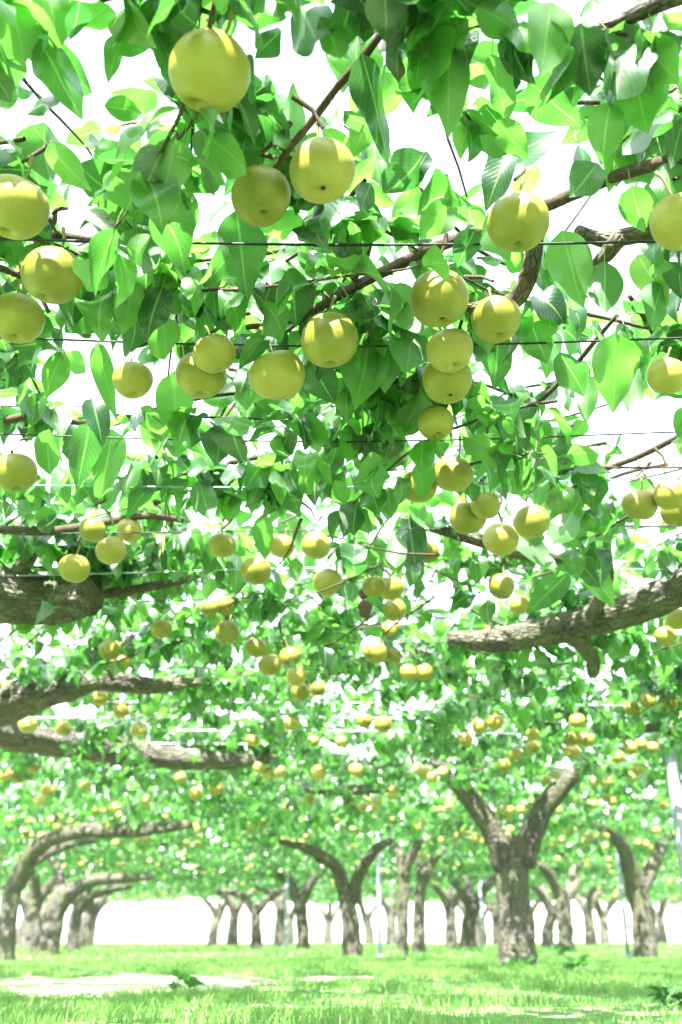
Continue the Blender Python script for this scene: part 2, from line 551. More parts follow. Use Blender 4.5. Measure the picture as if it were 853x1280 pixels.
def leaf_object(parent, origin, P, B, D, Nn, Ln, Wd, var):
    o = link('leaf', LEAF_MESH[var], parent)
    mtx = Matrix(((B[0] * Wd, D[0] * Ln, Nn[0] * Ln, P[0] - origin[0]),
                  (B[1] * Wd, D[1] * Ln, Nn[1] * Ln, P[1] - origin[1]),
                  (B[2] * Wd, D[2] * Ln, Nn[2] * Ln, P[2] - origin[2]),
                  (0, 0, 0, 1)))
    o.matrix_basis = mtx
    return o


# ------------------------------------------------------------------ ground
def ground_height(x, y):
    return 0.018 * math.sin(x * 0.9 + 1) + 0.016 * math.sin(y * 0.7) + 0.012 * math.sin(x * 0.37 - y * 0.53)


def grid_sheet(name, xs, ys, zf, mat):
    V = [(x, y, zf(x, y)) for y in ys for x in xs]
    nx = len(xs)
    Fc = [(j * nx + i, j * nx + i + 1, (j + 1) * nx + i + 1, (j + 1) * nx + i) for j in range(len(ys) - 1) for i in range(nx - 1)]
    return mesh_from(name, V, np.array(Fc).ravel(), np.full(len(Fc), 4), mat)


def fade(x, y):
    return max(0.0, min(1.0, (60 - abs(y)) / 20)) * max(0.0, min(1.0, (40 - abs(x)) / 12))


gxs = [-400, -200, -100, -50] + [i * 0.8 for i in range(-50, 51)] + [50, 100, 200, 400]
gys = [-400, -200, -60, -20] + [i * 0.8 for i in range(-10, 66)] + [58, 62, 100, 200, 400]
g = link('ground', grid_sheet('ground', gxs, gys, lambda x, y: ground_height(x, y) * fade(x, y), M_GROUND))
tag(g, 'grassy orchard floor dappled with sunlight', kind='structure')
fxs = [-390, -200, -60, -20, 0, 20, 60, 200, 390]
fd = link('field', grid_sheet('field', fxs, [47, 52, 58, 64, 80, 140, 390], lambda x, y: 0.05, M_FIELD))
tag(fd, 'pale sunlit dry field beyond the orchard trees', kind='structure')


def sun_strip_amount(x, y):
    """How pale the ground is painted: a ragged strip of sunlight across the aisle."""
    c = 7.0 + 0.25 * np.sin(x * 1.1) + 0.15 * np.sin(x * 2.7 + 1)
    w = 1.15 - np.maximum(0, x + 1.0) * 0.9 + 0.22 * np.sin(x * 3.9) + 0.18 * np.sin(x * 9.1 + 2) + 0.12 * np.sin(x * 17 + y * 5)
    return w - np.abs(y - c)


def sun_strip_sheet():
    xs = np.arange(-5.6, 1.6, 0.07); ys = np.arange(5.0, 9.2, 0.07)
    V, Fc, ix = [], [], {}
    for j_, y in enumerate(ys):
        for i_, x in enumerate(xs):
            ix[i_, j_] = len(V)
            V.append((x, y, ground_height(x, y) + min(0.012, max(-0.03, 0.05 * float(sun_strip_amount(x, y))))))
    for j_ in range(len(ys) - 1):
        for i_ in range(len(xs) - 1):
            if sun_strip_amount(xs[i_], ys[j_]) > -0.15:
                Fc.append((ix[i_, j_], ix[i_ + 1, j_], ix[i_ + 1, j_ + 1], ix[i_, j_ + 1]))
    return mesh_from('path', V, np.array(Fc).ravel(), np.full(len(Fc), 4), M_SUN_STRIP)


pt = link('path', sun_strip_sheet())  # sheet that paints the stripe of sunlight onto the ground
tag(pt, 'pale ground strip with painted-in sunlight crossing the grass', kind='structure')


# ------------------------------------------------------------------ trees: where they stand
class Tree:
    def __init__(self, x, y, label, near=True):
        self.base = Vector((x, y, 0.0))
        self.e = link('pear_tree', None)
        self.e.empty_display_size = 0.2
        self.e.location = self.base
        tag(self.e, label, 'tree', 'pear trees trained over the trellis')
        self.label = label
        self.near = near
        self.tubes = Tubes()
        self.hero = []           # (P,B,D,N,L,W,var)
        self.n_branch = 0

    def limb(self, name, pts, rad, mat=None, sides=14, step=0.06, rough=0.16, freq=9.0, label=None, ridge=0.0):
        me = tube_mesh(name, pts, rad, mat or M_LIMB, sides, step, rough, freq, random.random() * 20, self.base, ridge)
        o = link(name, me, self.e)
        if label: o['label'] = label
        return o


def base_at(px, D):
    p = at_d(px, 1180, D)
    return p.x, D


TREES = []


def T(x, y, label):
    t = Tree(x, y, label)
    TREES.append(t)
    return t


# trees whose trunks stand beside or behind the viewer; only their boughs are in view
t_nb1 = T(-2.5, 0.2, 'pear tree whose thin leafy shoots carry the large pears by the kinked vertical wire')
t_nb2 = T(2.5, 0.5, 'pear tree with dark branches and a hooked grey stub between large pears')
t_nl1 = T(-2.7, 4.3, 'pear tree reaching in with a thick mossy sawn limb')
t_nr1 = T(2.9, 4.5, 'pear tree whose thick scaly limb carries a strip of red tape')
t_nl2 = T(-3.5, 7.3, 'pear tree with two long pale rough limbs lying one behind the other')
t_nr2 = T(3.7, 7.9, 'pear tree with a pale bent branch beside the thick steel post')

# near limbs ------------------------------------------------------------
def pz(pts, z):
    return [on_z(x, y, (z[i] if isinstance(z, (list, tuple)) else z)) for i, (x, y) in enumerate(pts)]


def trunk_for(t, r=0.17, fork=0.95):
    b = t.base
    t.limb('trunk', [b + Vector((0, 0, -0.06)), b + Vector((0.03, 0.02, 0.35)), b + Vector((0.0, 0.05, fork))], [r * 1.25, r, r * 0.9], M_BARK, 16, 0.07, 0.2, 6)


for t in (t_nb1, t_nb2, t_nl1, t_nr1, t_nl2, t_nr2):
    trunk_for(t)


def near_limb(t, px, zs, rpx, **kw):
    pts = pz(px, zs)
    rad = []
    for p, r in zip(pts, rpx):
        _, _, d = project(np.array(p))
        rad.append(r * float(d) / F)
    if kw.pop('from_trunk', False):
        pts = [t.base + Vector((0, 0.05, 0.85)), t.base * 0.5 + pts[0] * 0.5 + Vector((0, 0, 0.85 + 0.0))] + pts
        pts[1].z = (0.85 + pts[2].z) / 2 + 0.22
        rad = [rad[0] * 1.25, rad[0] * 1.1] + rad
    return t.limb('limb', pts, rad, **kw)


near_limb(t_nl1, [(-40, 742), (20, 748), (70, 752), (112, 742)], 1.50, [30, 30, 29, 25], from_trunk=True, sides=44, step=0.014, rough=0.22, freq=12, ridge=0.07, mat=M_BARK, label='thick mossy limb ending in a saw cut')
near_limb(t_nl1, [(10, 735), (28, 710), (40, 680), (22, 655)], [1.55, 1.60, 1.66, 1.74], [12, 11, 9, 7], sides=10, step=0.04)
near_limb(t_nl1, [(-20, 890), (30, 872), (80, 858), (130, 850), (185, 857), (250, 852)], [1.46, 1.5, 1.52, 1.54, 1.54, 1.58], [22, 22, 17, 13, 11, 6], from_trunk=True, sides=30, step=0.025, rough=0.24, ridge=0.06, mat=M_BARK)
near_limb(t_nr1, [(900, 722), (853, 737), (770, 766), (690, 788), (620, 800), (560, 798)], [1.52, 1.52, 1.5, 1.49, 1.5, 1.52], [22, 21, 19, 17, 15, 8], from_trunk=True, sides=40, step=0.016, rough=0.2, freq=12, ridge=0.07, mat=M_BARK)
near_limb(t_nr1, [(690, 780), (720, 800), (740, 822), (742, 840)], [1.49, 1.47, 1.44, 1.42], [11, 10, 9, 8], sides=10, step=0.04)
near_limb(t_nr1, [(740, 770), (760, 720), (745, 670), (700, 640)], [1.5, 1.55, 1.6, 1.66], [10, 8, 7, 5], sides=9, step=0.05)
near_limb(t_nr1, [(720, 700), (680, 695), (640, 688), (590, 673), (540, 660)], [1.58, 1.6, 1.61, 1.61, 1.62], [8, 9, 9, 8, 6], sides=10, step=0.04, label='pale smooth branch below a cluster of pears')
near_limb(t_nl2, [(-30, 918), (40, 924), (110, 934), (200, 946), (280, 950), (350, 949)], [1.45, 1.46, 1.47, 1.47, 1.48, 1.5], [17, 17, 16, 14, 11, 4], from_trunk=True, sides=28, step=0.03, rough=0.24, ridge=0.06, mat=M_BARK)
near_limb(t_nr2, [(880, 935), (853, 918), (825, 908), (795, 912), (765, 922)], [1.45, 1.5, 1.54, 1.55, 1.54], [9, 9, 8, 6, 4], from_trunk=True, sides=10, step=0.06)

# hero branches of the two overhead trees
def branch(t, px, z, rpx, mat=None):
    pts = pz(px, z)
    rad = []
    for p, r in zip(pts, rpx):
        _, _, d = project(np.array(p)); rad.append(r * float(d) / F)
    o = t.limb('branch', pts, rad, mat or M_TWIG, 8, 0.02, 0.14, 40)
    return pts


TW = []      # branch centre lines for fruit stalks
TW.append(branch(t_nb2, [(900, 190), (853, 198), (790, 213), (735, 234), (690, 254), (650, 268), (600, 290), (545, 308), (500, 330), (440, 360), (395, 386), (350, 402), (308, 409)], 1.66, [9, 8.5, 8, 8, 8, 8, 8, 7.5, 7, 6, 5.5, 5, 3.5]))
TW.append(branch(t_nb2, [(900, -25), (853, -6), (800, 15), (760, 33), (728, 42)], 1.68, [11, 10.5, 10, 9.5, 8], M_LIMB))
TW.append(branch(t_nb2, [(470, -10), (560, -8), (600, 2), (640, -15)], 1.70, [4, 5, 6, 6]))
TW.append(branch(t_nb2, [(478, 40), (452, 75), (425, 105), (395, 145), (368, 178), (340, 215)], [1.70, 1.68, 1.66, 1.65, 1.62, 1.6], [5.5, 5.5, 5, 5, 4.5, 3.5]))
TW.append(branch(t_nb2, [(900, 280), (853, 284), (800, 292), (755, 300), (722, 288)], 1.66, [12, 12, 11, 10, 7], M_LIMB))
TW.append(branch(t_nb2, [(775, 296), (758, 318), (742, 333)], [1.65, 1.62, 1.6], [11, 10, 6], M_LIMB))
TW.append(branch(t_nb2, [(668, 285), (668, 315), (657, 355), (640, 378), (605, 385), (580, 384)], [1.65, 1.62, 1.59, 1.57, 1.57, 1.57], [11, 11, 12, 12, 10, 5], M_LIMB))
TW.append(branch(t_nb2, [(900, 480), (853, 446), (825, 424), (805, 395), (787, 370)], 1.66, [6, 5, 5, 4, 3]))
TW.append(branch(t_nb2, [(772, 394), (745, 425), (715, 462), (680, 497), (645, 526)], 1.65, [2.5, 3, 3.4, 3, 2.5]))
TW.append(branch(t_nb2, [(465, 300), (455, 330), (440, 350)], [1.72, 1.69, 1.66], [3, 4, 5]))
TW.append(branch(t_nb1, [(-40, 332), (0, 335), (25, 345), (40, 348)], 1.64, [6, 5, 4, 3]))
TW.append(branch(t_nb1, [(-40, 270), (20, 285), (60, 292), (95, 298), (118, 300)], 1.66, [6, 6, 6, 5.5, 3.5]))
TW.append(branch(t_nb1, [(60, 292), (68, 275), (70, 262), (85, 260)], [1.66, 1.69, 1.71, 1.72], [4.5, 4, 3.5, 2.5]))
TW.append(branch(t_nb1, [(-40, 20), (30, 28), (60, 22), (110, 5), (150, -8)], 1.70, [5, 5, 5, 4.5, 4]))
TW.append(branch(t_nb1, [(205, 45), (225, 36), (245, 32), (260, 14), (268, -10)], 1.70, [4, 5, 6, 6, 6], M_LIMB))
TW.append(branch(t_nb1, [(-40, 528), (0, 526), (50, 519), (100, 528), (140, 530), (200, 510), (260, 496), (310, 490), (380, 478)], 1.66, [6, 5.5, 5, 4.5, 3.5, 3, 2.6, 2.3, 2]))
TW.append(branch(t_nl1, [(195, 627), (225, 608), (250, 592), (272, 582), (310, 574), (350, 566)], 1.68, [5, 5, 4.5, 4, 3.5, 2.5]))
TW.append(branch(t_nr1, [(860, 540), (800, 570), (750, 590), (690, 625), (660, 640)], 1.68, [4, 4, 3.5, 3.5, 3]))
TW.append(branch(t_nr1, [(835, 580), (780, 592), (730, 615), (680, 640)], 1.69, [2.6, 2.6, 2.4, 2]))
TW.append(branch(t_nl1, [(-20, 660), (60, 664), (120, 655), (180, 645), (230, 650)], 1.64, [6, 6, 5, 4.5, 4]))
TW.append(branch(t_nl1, [(110, 745), (180, 735), (240, 722), (290, 700)], [1.52, 1.58, 1.62, 1.66], [7, 6, 5, 4]))
TW.append(branch(t_nl1, [(350, 775), (400, 776), (440, 785), (500, 782)], 1.62, [4, 4.5, 4.5, 4]))
TW.append(branch(t_nl2, [(370, 982), (410, 988), (450, 987), (490, 985)], [1.5, 1.48, 1.48, 1.5], [5, 7, 7, 5], M_BARK))

# trees standing in view --------------------------------------------------
def view_tree(px, D, label, trunk_px, trunk_r, limbs):
    """trunk_px, limbs: pixel polylines read at distance D (limb points may drift in depth)."""
    x, y = base_at(px, D)
    t = T(x, y, label)
    _, _, d = project(np.array((x, y, 0.6)))
    k = float(d) / F
    pts = [at_d(a, b, D) for a, b in trunk_px]
    pts[0].z = -0.08
    t.limb('trunk', pts, [r * k * 0.78 for r in trunk_r], M_BARK, 32, 0.035, 0.2, 6.5, ridge=0.06)
    for lp, lr, drift in limbs:
        n = len(lp)
        q = []
        for i, (a, b) in enumerate(lp):
            q.append(at_d(a, b, D + drift * i / (n - 1)))
        t.limb('limb', q, [r * k * 0.80 for r in lr], M_BARK, 22, 0.05, 0.2, 7, ridge=0.06)
    return t


t_main = view_tree(645, 9.2, 'stout forked pear tree with dark cracked trunk and weeds at its foot',
    [(644, 1212), (646, 1170), (643, 1120), (641, 1075), (642, 1045)], [30, 27, 26, 26, 24],
    [([(632, 1085), (620, 1048), (600, 1014), (580, 990), (562, 966), (540, 948)], [19, 18, 16, 15, 13, 9], -0.3),
     ([(654, 1082), (665, 1042), (680, 1010), (700, 986), (720, 966), (745, 950)], [18, 17, 16, 15, 12, 8], -0.3),
     ])
t_r1 = view_tree(806, 15.5, 'leaning pear tree with a broken pale scar low on its trunk',
    [(806, 1190), (804, 1150), (797, 1115), (793, 1090)], [20, 18, 18, 17],
    [([(795, 1110), (783, 1072), (775, 1052), (755, 1035), (720, 1028)], [15, 11, 10, 8, 5], -1.0),
     ([(800, 1115), (820, 1075), (830, 1050), (850, 1035)], [13, 10, 9, 7], 0.5)])
t_c1 = view_tree(440, 14.4, 'pear tree leaning towards a steel post with one sunlit limb',
    [(440, 1203), (440, 1165), (434, 1125), (430, 1105)], [17, 14, 13, 12],
    [([(432, 1115), (420, 1085), (403, 1072), (383, 1060), (350, 1052)], [12, 10, 9, 7, 4], -0.6),
     ([(442, 1125), (448, 1098), (460, 1075), (472, 1060), (490, 1050)], [11, 9, 8, 7, 5], -0.6)])
t_c2 = view_tree(505, 16.5, 'pale sun-bleached pear trunk standing next to a steel post',
    [(503, 1190), (504, 1140), (505, 1095), (503, 1070)], [9, 9, 10, 9],
    [([(505, 1090), (520, 1060), (533, 1035), (545, 1020)], [8, 7, 6, 4], -0.5),
     ([(503, 1085), (495, 1055), (480, 1035)], [7, 6, 4], 0.5)])
t_c3 = view_tree(521, 18.5, 'mossy pear trunk close behind the sun-bleached one',
    [(523, 1188), (524, 1140), (528, 1105), (534, 1085)], [11, 10, 9, 8],
    [([(530, 1100), (542, 1075), (560, 1058), (585, 1050)], [8, 7, 6, 4], 0.3),
     ([(528, 1105), (522, 1075), (512, 1055)], [7, 6, 4], 0.8)])
t_l1 = view_tree(8, 14, 'pear tree with a long sunlit arching limb over the pale sunlit strip',
    [(5, 1205), (8, 1160), (16, 1115), (24, 1092)], [17, 15, 14, 13],
    [([(18, 1110), (38, 1070), (65, 1048), (110, 1038), (170, 1038), (240, 1030)], [14, 13, 12, 11, 10, 6], -1.2),
     ([(22, 1100), (45, 1075), (80, 1058), (120, 1050)], [9, 8, 7, 4], 0.8)])
t_l2 = view_tree(60, 17, 'thick mossy pear trunk curving over into a bent crown beside the open aisle',
    [(55, 1205), (60, 1165), (70, 1132), (86, 1112)], [22, 21, 18, 14],
    [([(72, 1135), (95, 1110), (122, 1100), (150, 1098), (190, 1096)], [14, 12, 9, 7, 4], -0.6),
     ([(66, 1130), (75, 1110), (72, 1085), (60, 1070)], [9, 8, 7, 4], 1.0)])
t_l3 = view_tree(92, 20, 'dark pear trunk arching close behind a thick mossy one',
    [(90, 1202), (92, 1165), (97, 1138), (108, 1122)], [11, 10, 10, 9],
    [([(98, 1140), (112, 1122), (135, 1112), (165, 1108)], [8, 7, 6, 3], -0.5),
     ([(97, 1138), (90, 1115), (80, 1100)], [6, 5, 3], 1.0)])
t_c4 = view_tree(380, 24, 'forked pear tree spreading two low limbs beside a thin steel post',
    [(380, 1190), (378, 1155), (376, 1130), (375, 1118)], [11, 9.5, 9, 8],
    [([(373, 1128), (362, 1103), (345, 1092), (318, 1088)], [8, 7, 6, 4], -0.5),
     ([(378, 1128), (388, 1105), (403, 1088), (420, 1080)], [8, 6.5, 6, 4], -0.5)])
t_c5 = view_tree(320, 26, 'dark Y-shaped pear trunk at the edge of the open aisle',
    [(321, 1198), (320, 1165), (320, 1142), (319, 1130)], [10, 8.5, 8, 7],
    [([(317, 1140), (305, 1122), (292, 1116), (270, 1112)], [6, 5.5, 5, 3], 0),
     ([(322, 1140), (335, 1125), (348, 1116), (360, 1110)], [6, 5, 4.5, 3], 0)])
t_r2 = view_tree(706, 21, 'olive pear trunk with a curved limb behind the stout forked tree',
    [(707, 1180), (706, 1150), (704, 1125), (700, 1112)], [13, 12, 11, 10],
    [([(700, 1120), (690, 1098), (678, 1082), (655, 1072)], [9, 8, 7, 4], -0.4),
     ([(708, 1122), (720, 1105), (716, 1090), (730, 1078)], [8, 7, 6, 4], 0.4)])

for t in TREES:
    t.custom = True
NEAR_TREES = [t_nb1, t_nb2, t_nl1, t_nr1, t_nl2, t_nr2, t_main]

# ------------------------------------------------------------------ pears read from the photograph: x, y, diameter (pixels)
PEARS = [
    (262, 90, 105, 'largest pear with a broad sun patch hanging in front of the kinked vertical wire'),
    (403, 215, 83, 'pear with sunlit shoulder hanging just below the slanting bare twig'),
    (326, 244, 77, 'pear with two small sun spots above the long dark glossy leaf'),
    (19, 258, 85, 'pale pear hanging under a forked brown spur, above two more pears'),
    (65, 345, 77, 'dull green pear just under the spur with pale spotted leaf'),
    (22, 398, 68, 'pear lowest of the three under the forked brown spur'),
    (648, 278, 79, 'plain olive pear with dark eye hanging below the joining dark branches'),
    (851, 276, 76, 'pear beside the bluish leaves at the grey branch'),
    (550, 374, 76, 'round pear on top of a column of three beside the hooked stub'),
    (563, 437, 60, 'middle pear of the column of three beside the hooked stub'),
    (560, 476, 64, 'lowest pear of the column of three beside the hooked stub'),
    (620, 398, 64, 'pear half hidden behind the hooked grey stub'),
    (413, 425, 73, 'pear with dark eye hanging under the long bare slanting branch'),
    (347, 470, 70, 'smooth green pear hanging from the end of the long slanting branch'),
    (269, 442, 54, 'sunlit pear in front of a larger green one near the straw tie'),
    (251, 468, 64, 'green pear tucked behind a smaller sunlit one near the straw tie'),
    (166, 474, 50, 'narrow pear hanging alone beside a long glossy leaf'),
    (834, 471, 50, 'pear hanging below the forked dark twig'),
    (545, 528, 47, 'pear with a rusty scar below the column of three'),
    (567, 593, 52, 'bright pear with a sun glint under the scarred pear'),
    (20, 590, 54, 'pear with a sun glint hanging alone under the thin bare shoot'),
    (524, 608, 46, 'pear half hidden by hanging leaves behind the glinting pear'),
    (607, 632, 38, 'top pear of the four bunched over the pale branch'),
    (585, 647, 46, 'olive pear of the four bunched over the pale branch'),
    (665, 652, 46, 'sunlit pear of the four bunched over the pale branch'),
    (626, 673, 46, 'lowest pear of the four bunched over the pale branch'),
    (800, 631, 46, 'pear hanging beside a curled leaf and a pale round pear'),
    (838, 618, 42, 'pale round pear with a dark eye next to another pear'),
    (846, 640, 40, 'pear tucked under the pale round one'),
    (116, 662, 34, 'pear half covered by a pale leaf above the thick mossy limb'),
    (139, 688, 39, 'green pear hanging among two others above the thick mossy limb'),
    (162, 663, 32, 'pear touching the level wire above the thick mossy limb'),
    (93, 710, 40, 'sun-bleached pear right at the end of the thick mossy limb'),
    (278, 681, 36, None), (320, 713, 40, 'plain green pear crossed by two level wires'), (352, 683, 33, None), (395, 682, 38, None),
    (410, 728, 37, 'glossy sun-spotted pear hanging alone between two level wires'), (535, 690, 30, None), (627, 733, 34, None), (649, 756, 27, 'small pear hanging right above the limb with red tape'),
    (468, 733, 30, None), (488, 735, 34, None), (493, 762, 30, 'pear hanging beside the shrivelled brown fruit'), (490, 789, 28, None), (469, 815, 30, None), (490, 817, 28, None),
    (284, 790, 32, None), (262, 760, 24, None), (281, 757, 26, None), (202, 786, 27, None), (138, 812, 29, None), (150, 829, 27, None),
    (320, 810, 28, None), (337, 831, 30, None), (363, 822, 28, None), (371, 845, 27, None), (376, 865, 25, None), (397, 861, 20, None),
    (832, 795, 27, None), (847, 774, 29, None), (512, 840, 24, None), (530, 841, 24, None), (4, 770, 22, None), (7, 858, 20, None),
    (125, 872, 21, None), (151, 888, 21, None), (80, 911, 20, None), (173, 913, 20, None), (600, 907, 21, None), (619, 902, 23, None),
    (582, 924, 20, None), (645, 943, 18, None), (630, 957, 18, None), (666, 918, 18, None), (666, 934, 19, None), (722, 901, 20, None),
    (717, 922, 22, None), (733, 924, 21, None), (715, 940, 22, None), (810, 876, 22, None), (838, 878, 20, None), (790, 886, 20, None),
    (456, 901, 20, None), (479, 905, 23, None), (399, 966, 20, None), (445, 962, 18, None), (392, 927, 17, None), (426, 926, 16, None),
    (316, 925, 18, None), (364, 905, 18, None), (270, 985, 20, None), (245, 991, 18, None), (225, 972, 16, None), (22, 972, 18, None),
    (6, 968, 18, None), (60, 988, 18, None), (42, 960, 16, None), (50, 1000, 17, None), (108, 982, 15, None), (182, 1000, 15, None),
    (772, 946, 18, None), (788, 934, 19, None), (802, 930, 16, None), (816, 935, 17, None), (798, 960, 18, None), (790, 971, 16, None),
    (695, 968, 14, None), (683, 975, 14, None), (713, 970, 13, None), (850, 980, 15, None), (830, 1008, 13, None),
]


def pear_mesh(seed, nu, nv):
    r = np.random.default_rng(seed)
    V, Fc, S = [], [], []
    p1, p2 = r.uniform(0, 6.28, 2)
    e = r.uniform(-0.02, 0.02)
    V.append((0, 0, 0.40))                       # bottom of the stalk cavity
    rows = np.linspace(0.035, 0.965, nv)
    for a in rows:
        th = a * math.pi
        rad = math.sin(th) ** 0.92 * 0.5
        z = math.cos(th) * 0.462
        # cavities at both ends
        z -= 0.10 * math.exp(-((rad / 0.105) ** 2)) if z > 0 else -0.13 * math.exp(-((rad / 0.105) ** 2))
        z += e
        rad *= 1 + 0.03 * math.cos(th + 0.4)
        for k in range(nu):
            ph = 2 * math.pi * k / nu
            q = 1 + 0.022 * math.sin(2 * ph + p1) + 0.016 * math.sin(3 * ph + p2 + th) + 0.008 * math.sin(5 * ph + p1 * 2)
            V.append((rad * q * math.cos(ph), rad * q * math.sin(ph), z + 0.035 * math.sin(ph + p1) * rad * 2 * math.cos(th)))
    V.append((0, 0, -0.325))
    last = len(V) - 1
    for k in range(nu):
        Fc += [0, 1 + k, 1 + (k + 1) % nu]; S.append(3)
    for i in range(nv - 1):
        for k in range(nu):
            a, b = 1 + i * nu + k, 1 + i * nu + (k + 1) % nu
            Fc += [a, a + nu, b + nu, b]; S.append(4)
    o = 1 + (nv - 1) * nu
    for k in range(nu):
        Fc += [last, o + (k + 1) % nu, o + k]; S.append(3)
    return np.array(V), Fc, S


PD = 0.12


def pear_data(seed, nu, nv):
    V, Fc, S = pear_mesh(seed, nu, nv)
    return mesh_from('pear', V * PD, Fc, S, M_PEAR)


PEAR_ME = [pear_data(20 + i, 30, 24) for i in range(9)]
PEAR_LO = [pear_data(40 + i, 14, 11) for i in range(3)]
for me_ in PEAR_LO:
    me_.materials[0] = M_PEAR_FAR


def calyx_data():
    V, Fc, S, n = [], [], [], 0
    for k in range(5):
        a = k * 2 * math.pi / 5
        c, s = math.cos(a), math.sin(a)
        q = [(0.0, 0.0, -0.330), (0.022 * c - 0.010 * s, 0.022 * s + 0.010 * c, -0.345), (0.036 * c, 0.036 * s, -0.385), (0.022 * c + 0.010 * s, 0.022 * s - 0.010 * c, -0.345)]
        V += q; Fc += [n, n + 1, n + 2, n + 3]; S.append(4); n += 4
    # dark cup floor
    m = 10
    V.append((0, 0, -0.334)); b = n; n += 1
    for k in range(m):
        a = k * 2 * math.pi / m
        V.append((0.055 * math.cos(a), 0.055 * math.sin(a), -0.352)); n += 1
    for k in range(m):
        Fc += [b, b + 1 + (k + 1) % m, b + 1 + k]; S.append(3)
    return mesh_from('calyx', np.array(V) * PD, Fc, S, M_CALYX, smooth=False)


CALYX_ME = calyx_data()


def stalk_data(h, bendx):
    p, r = smooth_path([Vector((0, 0, 0.39)) * PD, Vector((bendx * 0.3, 0.004, 0.39 * PD + h * 0.5)), Vector((bendx, 0, 0.39 * PD + h))], [0.0032, 0.0026, 0.0042], 0.012)
    V, Fc, S = tube_arrays(p, r, 6)
    return mesh_from('stalk', np.array([tuple(v) for v in V]), Fc, S, M_STALK)


STALK_ME = [stalk_data(0.055, 0.012), stalk_data(0.07, -0.015), stalk_data(0.045, 0.004)]

PEAR_POS = []        # (px, py, t, dpx)
N_PEAR = 0


def add_pear(P, dia, label, detail=True, group='pears hanging under the trellis'):
    global N_PEAR
    i = N_PEAR; N_PEAR += 1
    o = link('pear', (PEAR_ME[i % 9] if detail else PEAR_LO[i % 3]))
    s = dia / PD
    o.scale = (s, s, s * random.uniform(0.93, 1.0))
    o.location = P
    tilt = Matrix.Rotation(random.uniform(-0.15, 0.45), 4, Vector((1, 0, 0))) @ Matrix.Rotation(random.uniform(-0.3, 0.3), 4, Vector((0, 1, 0))) @ Matrix.Rotation(random.uniform(0, 6.28), 4, 'Z')
    o.rotation_euler = tilt.to_euler()
    tag(o, label, 'pear', group)
    if detail:
        link('stalk', STALK_ME[i % 3], o)
        link('calyx', CALYX_ME, o)
    return o


def owner(x, y):
    best, bd = None, 1e9
    for t in TREES:
        d = (t.base.x - x) ** 2 + (t.base.y - y) ** 2
        if d < bd: best, bd = t, d
    return best


PLACED = []
BUNCHES = [
    (455, 715, 515, 830, 'pear in the loose column hanging below the shrivelled brown fruit'),
    (305, 795, 385, 875, 'pear in the tight bunch of yellow pears between the rough limbs'),
    (385, 850, 405, 870, 'small pear peeping out beside the tight yellow bunch'),
    (250, 745, 300, 805, 'pear in the group of three under the kinked wire tie'),
    (185, 770, 215, 800, 'pear half wrapped in dark hanging leaves near the mossy limb'),
    (125, 800, 160, 845, 'pear in the pair hanging above the pale rough limb'),
    (820, 760, 860, 810, 'sunlit pear in the pair below the limb with red tape'),
    (500, 830, 540, 850, 'pear in the pair tucked side by side behind leaves'),
    (570, 895, 630, 930, 'pear in the bunch of three hanging before the forked tree'),
    (620, 910, 680, 965, 'pear in the loose bunch of four straight above the forked tree'),
    (705, 890, 745, 950, 'pear in the tight bunch of four beside the forked tree'),
    (780, 865, 845, 895, 'pear in the row of three above the pale bent branch'),
    (760, 920, 825, 980, 'pear in the bunch under the pale bent branch by the post'),
    (260, 670, 400, 700, 'pear in the row of three just under a level black wire'),
    (520, 675, 550, 705, 'pear at the tip of the pale smooth branch'),
    (610, 715, 645, 750, 'pear hanging between the pale branch and the limb with red tape'),
    (0, 760, 20, 780, 'pear just under the thick mossy limb'),
    (0, 845, 20, 870, 'pear in front of the pale rough limb'),
    (60, 860, 190, 925, 'pear hanging between the two long rough limbs'),
    (0, 950, 130, 1010, 'pear in the leafy hanging clumps over the arching sunlit tree'),
    (170, 960, 290, 1010, 'pear hanging below the end of the long rough limb'),
    (300, 895, 500, 975, 'pear in the dense leaves past the end of the rough limb')]


def bunch_label(px, py):
    for (a, b, c, d_, l_) in BUNCHES:
        if a <= px <= c and b <= py <= d_:
            return l_
    return 'small pear under the leaves above the thick steel post and forked tree'


for (px, py, d, lab) in PEARS:
    z0 = 1.50
    p = on_z(px, py, z0)
    t0 = float(project(np.array(p))[2])
    dia = min(0.132, max(0.092, d * t0 / F))
    t1 = F * dia / d
    p = at_t(px, py, t1)
    if p.z > 1.60:
        p = on_z(px, py, 1.60); t1 = float(project(np.array(p))[2]); dia = d * t1 / F
    if p.z < 1.30:
        p = on_z(px, py, 1.30); t1 = float(project(np.array(p))[2]); dia = d * t1 / F
    if lab is None:
        lab = bunch_label(px, py)
    # fruit that would press into a neighbour hangs a little farther back
    for _k in range(14):
        if all((p - q_).length > 0.47 * (dia + e_) for q_, e_ in PLACED):
            break
        t1 *= 1.012; dia *= 1.012; p = at_t(px, py, t1)
    PLACED.append((p.copy(), dia))
    add_pear(p, dia, lab, d > 17)
    if p.y < 6:
        top = p + Vector((0, 0, dia * 0.42 + 0.05))
        ow = owner(p.x, p.y)
        e_ = Vector((p.x + random.uniform(-0.07, 0.07), p.y + random.uniform(-0.02, 0.09), max(top.z + 0.02, 1.66)))
        ow.tubes.add([top, (top + e_) / 2 + Vector((0.008, 0, 0.006)), e_], [0.0035, 0.0045, 0.006], 6)
    PEAR_POS.append((px, py, t1, d))
PP = np.array(PEAR_POS)

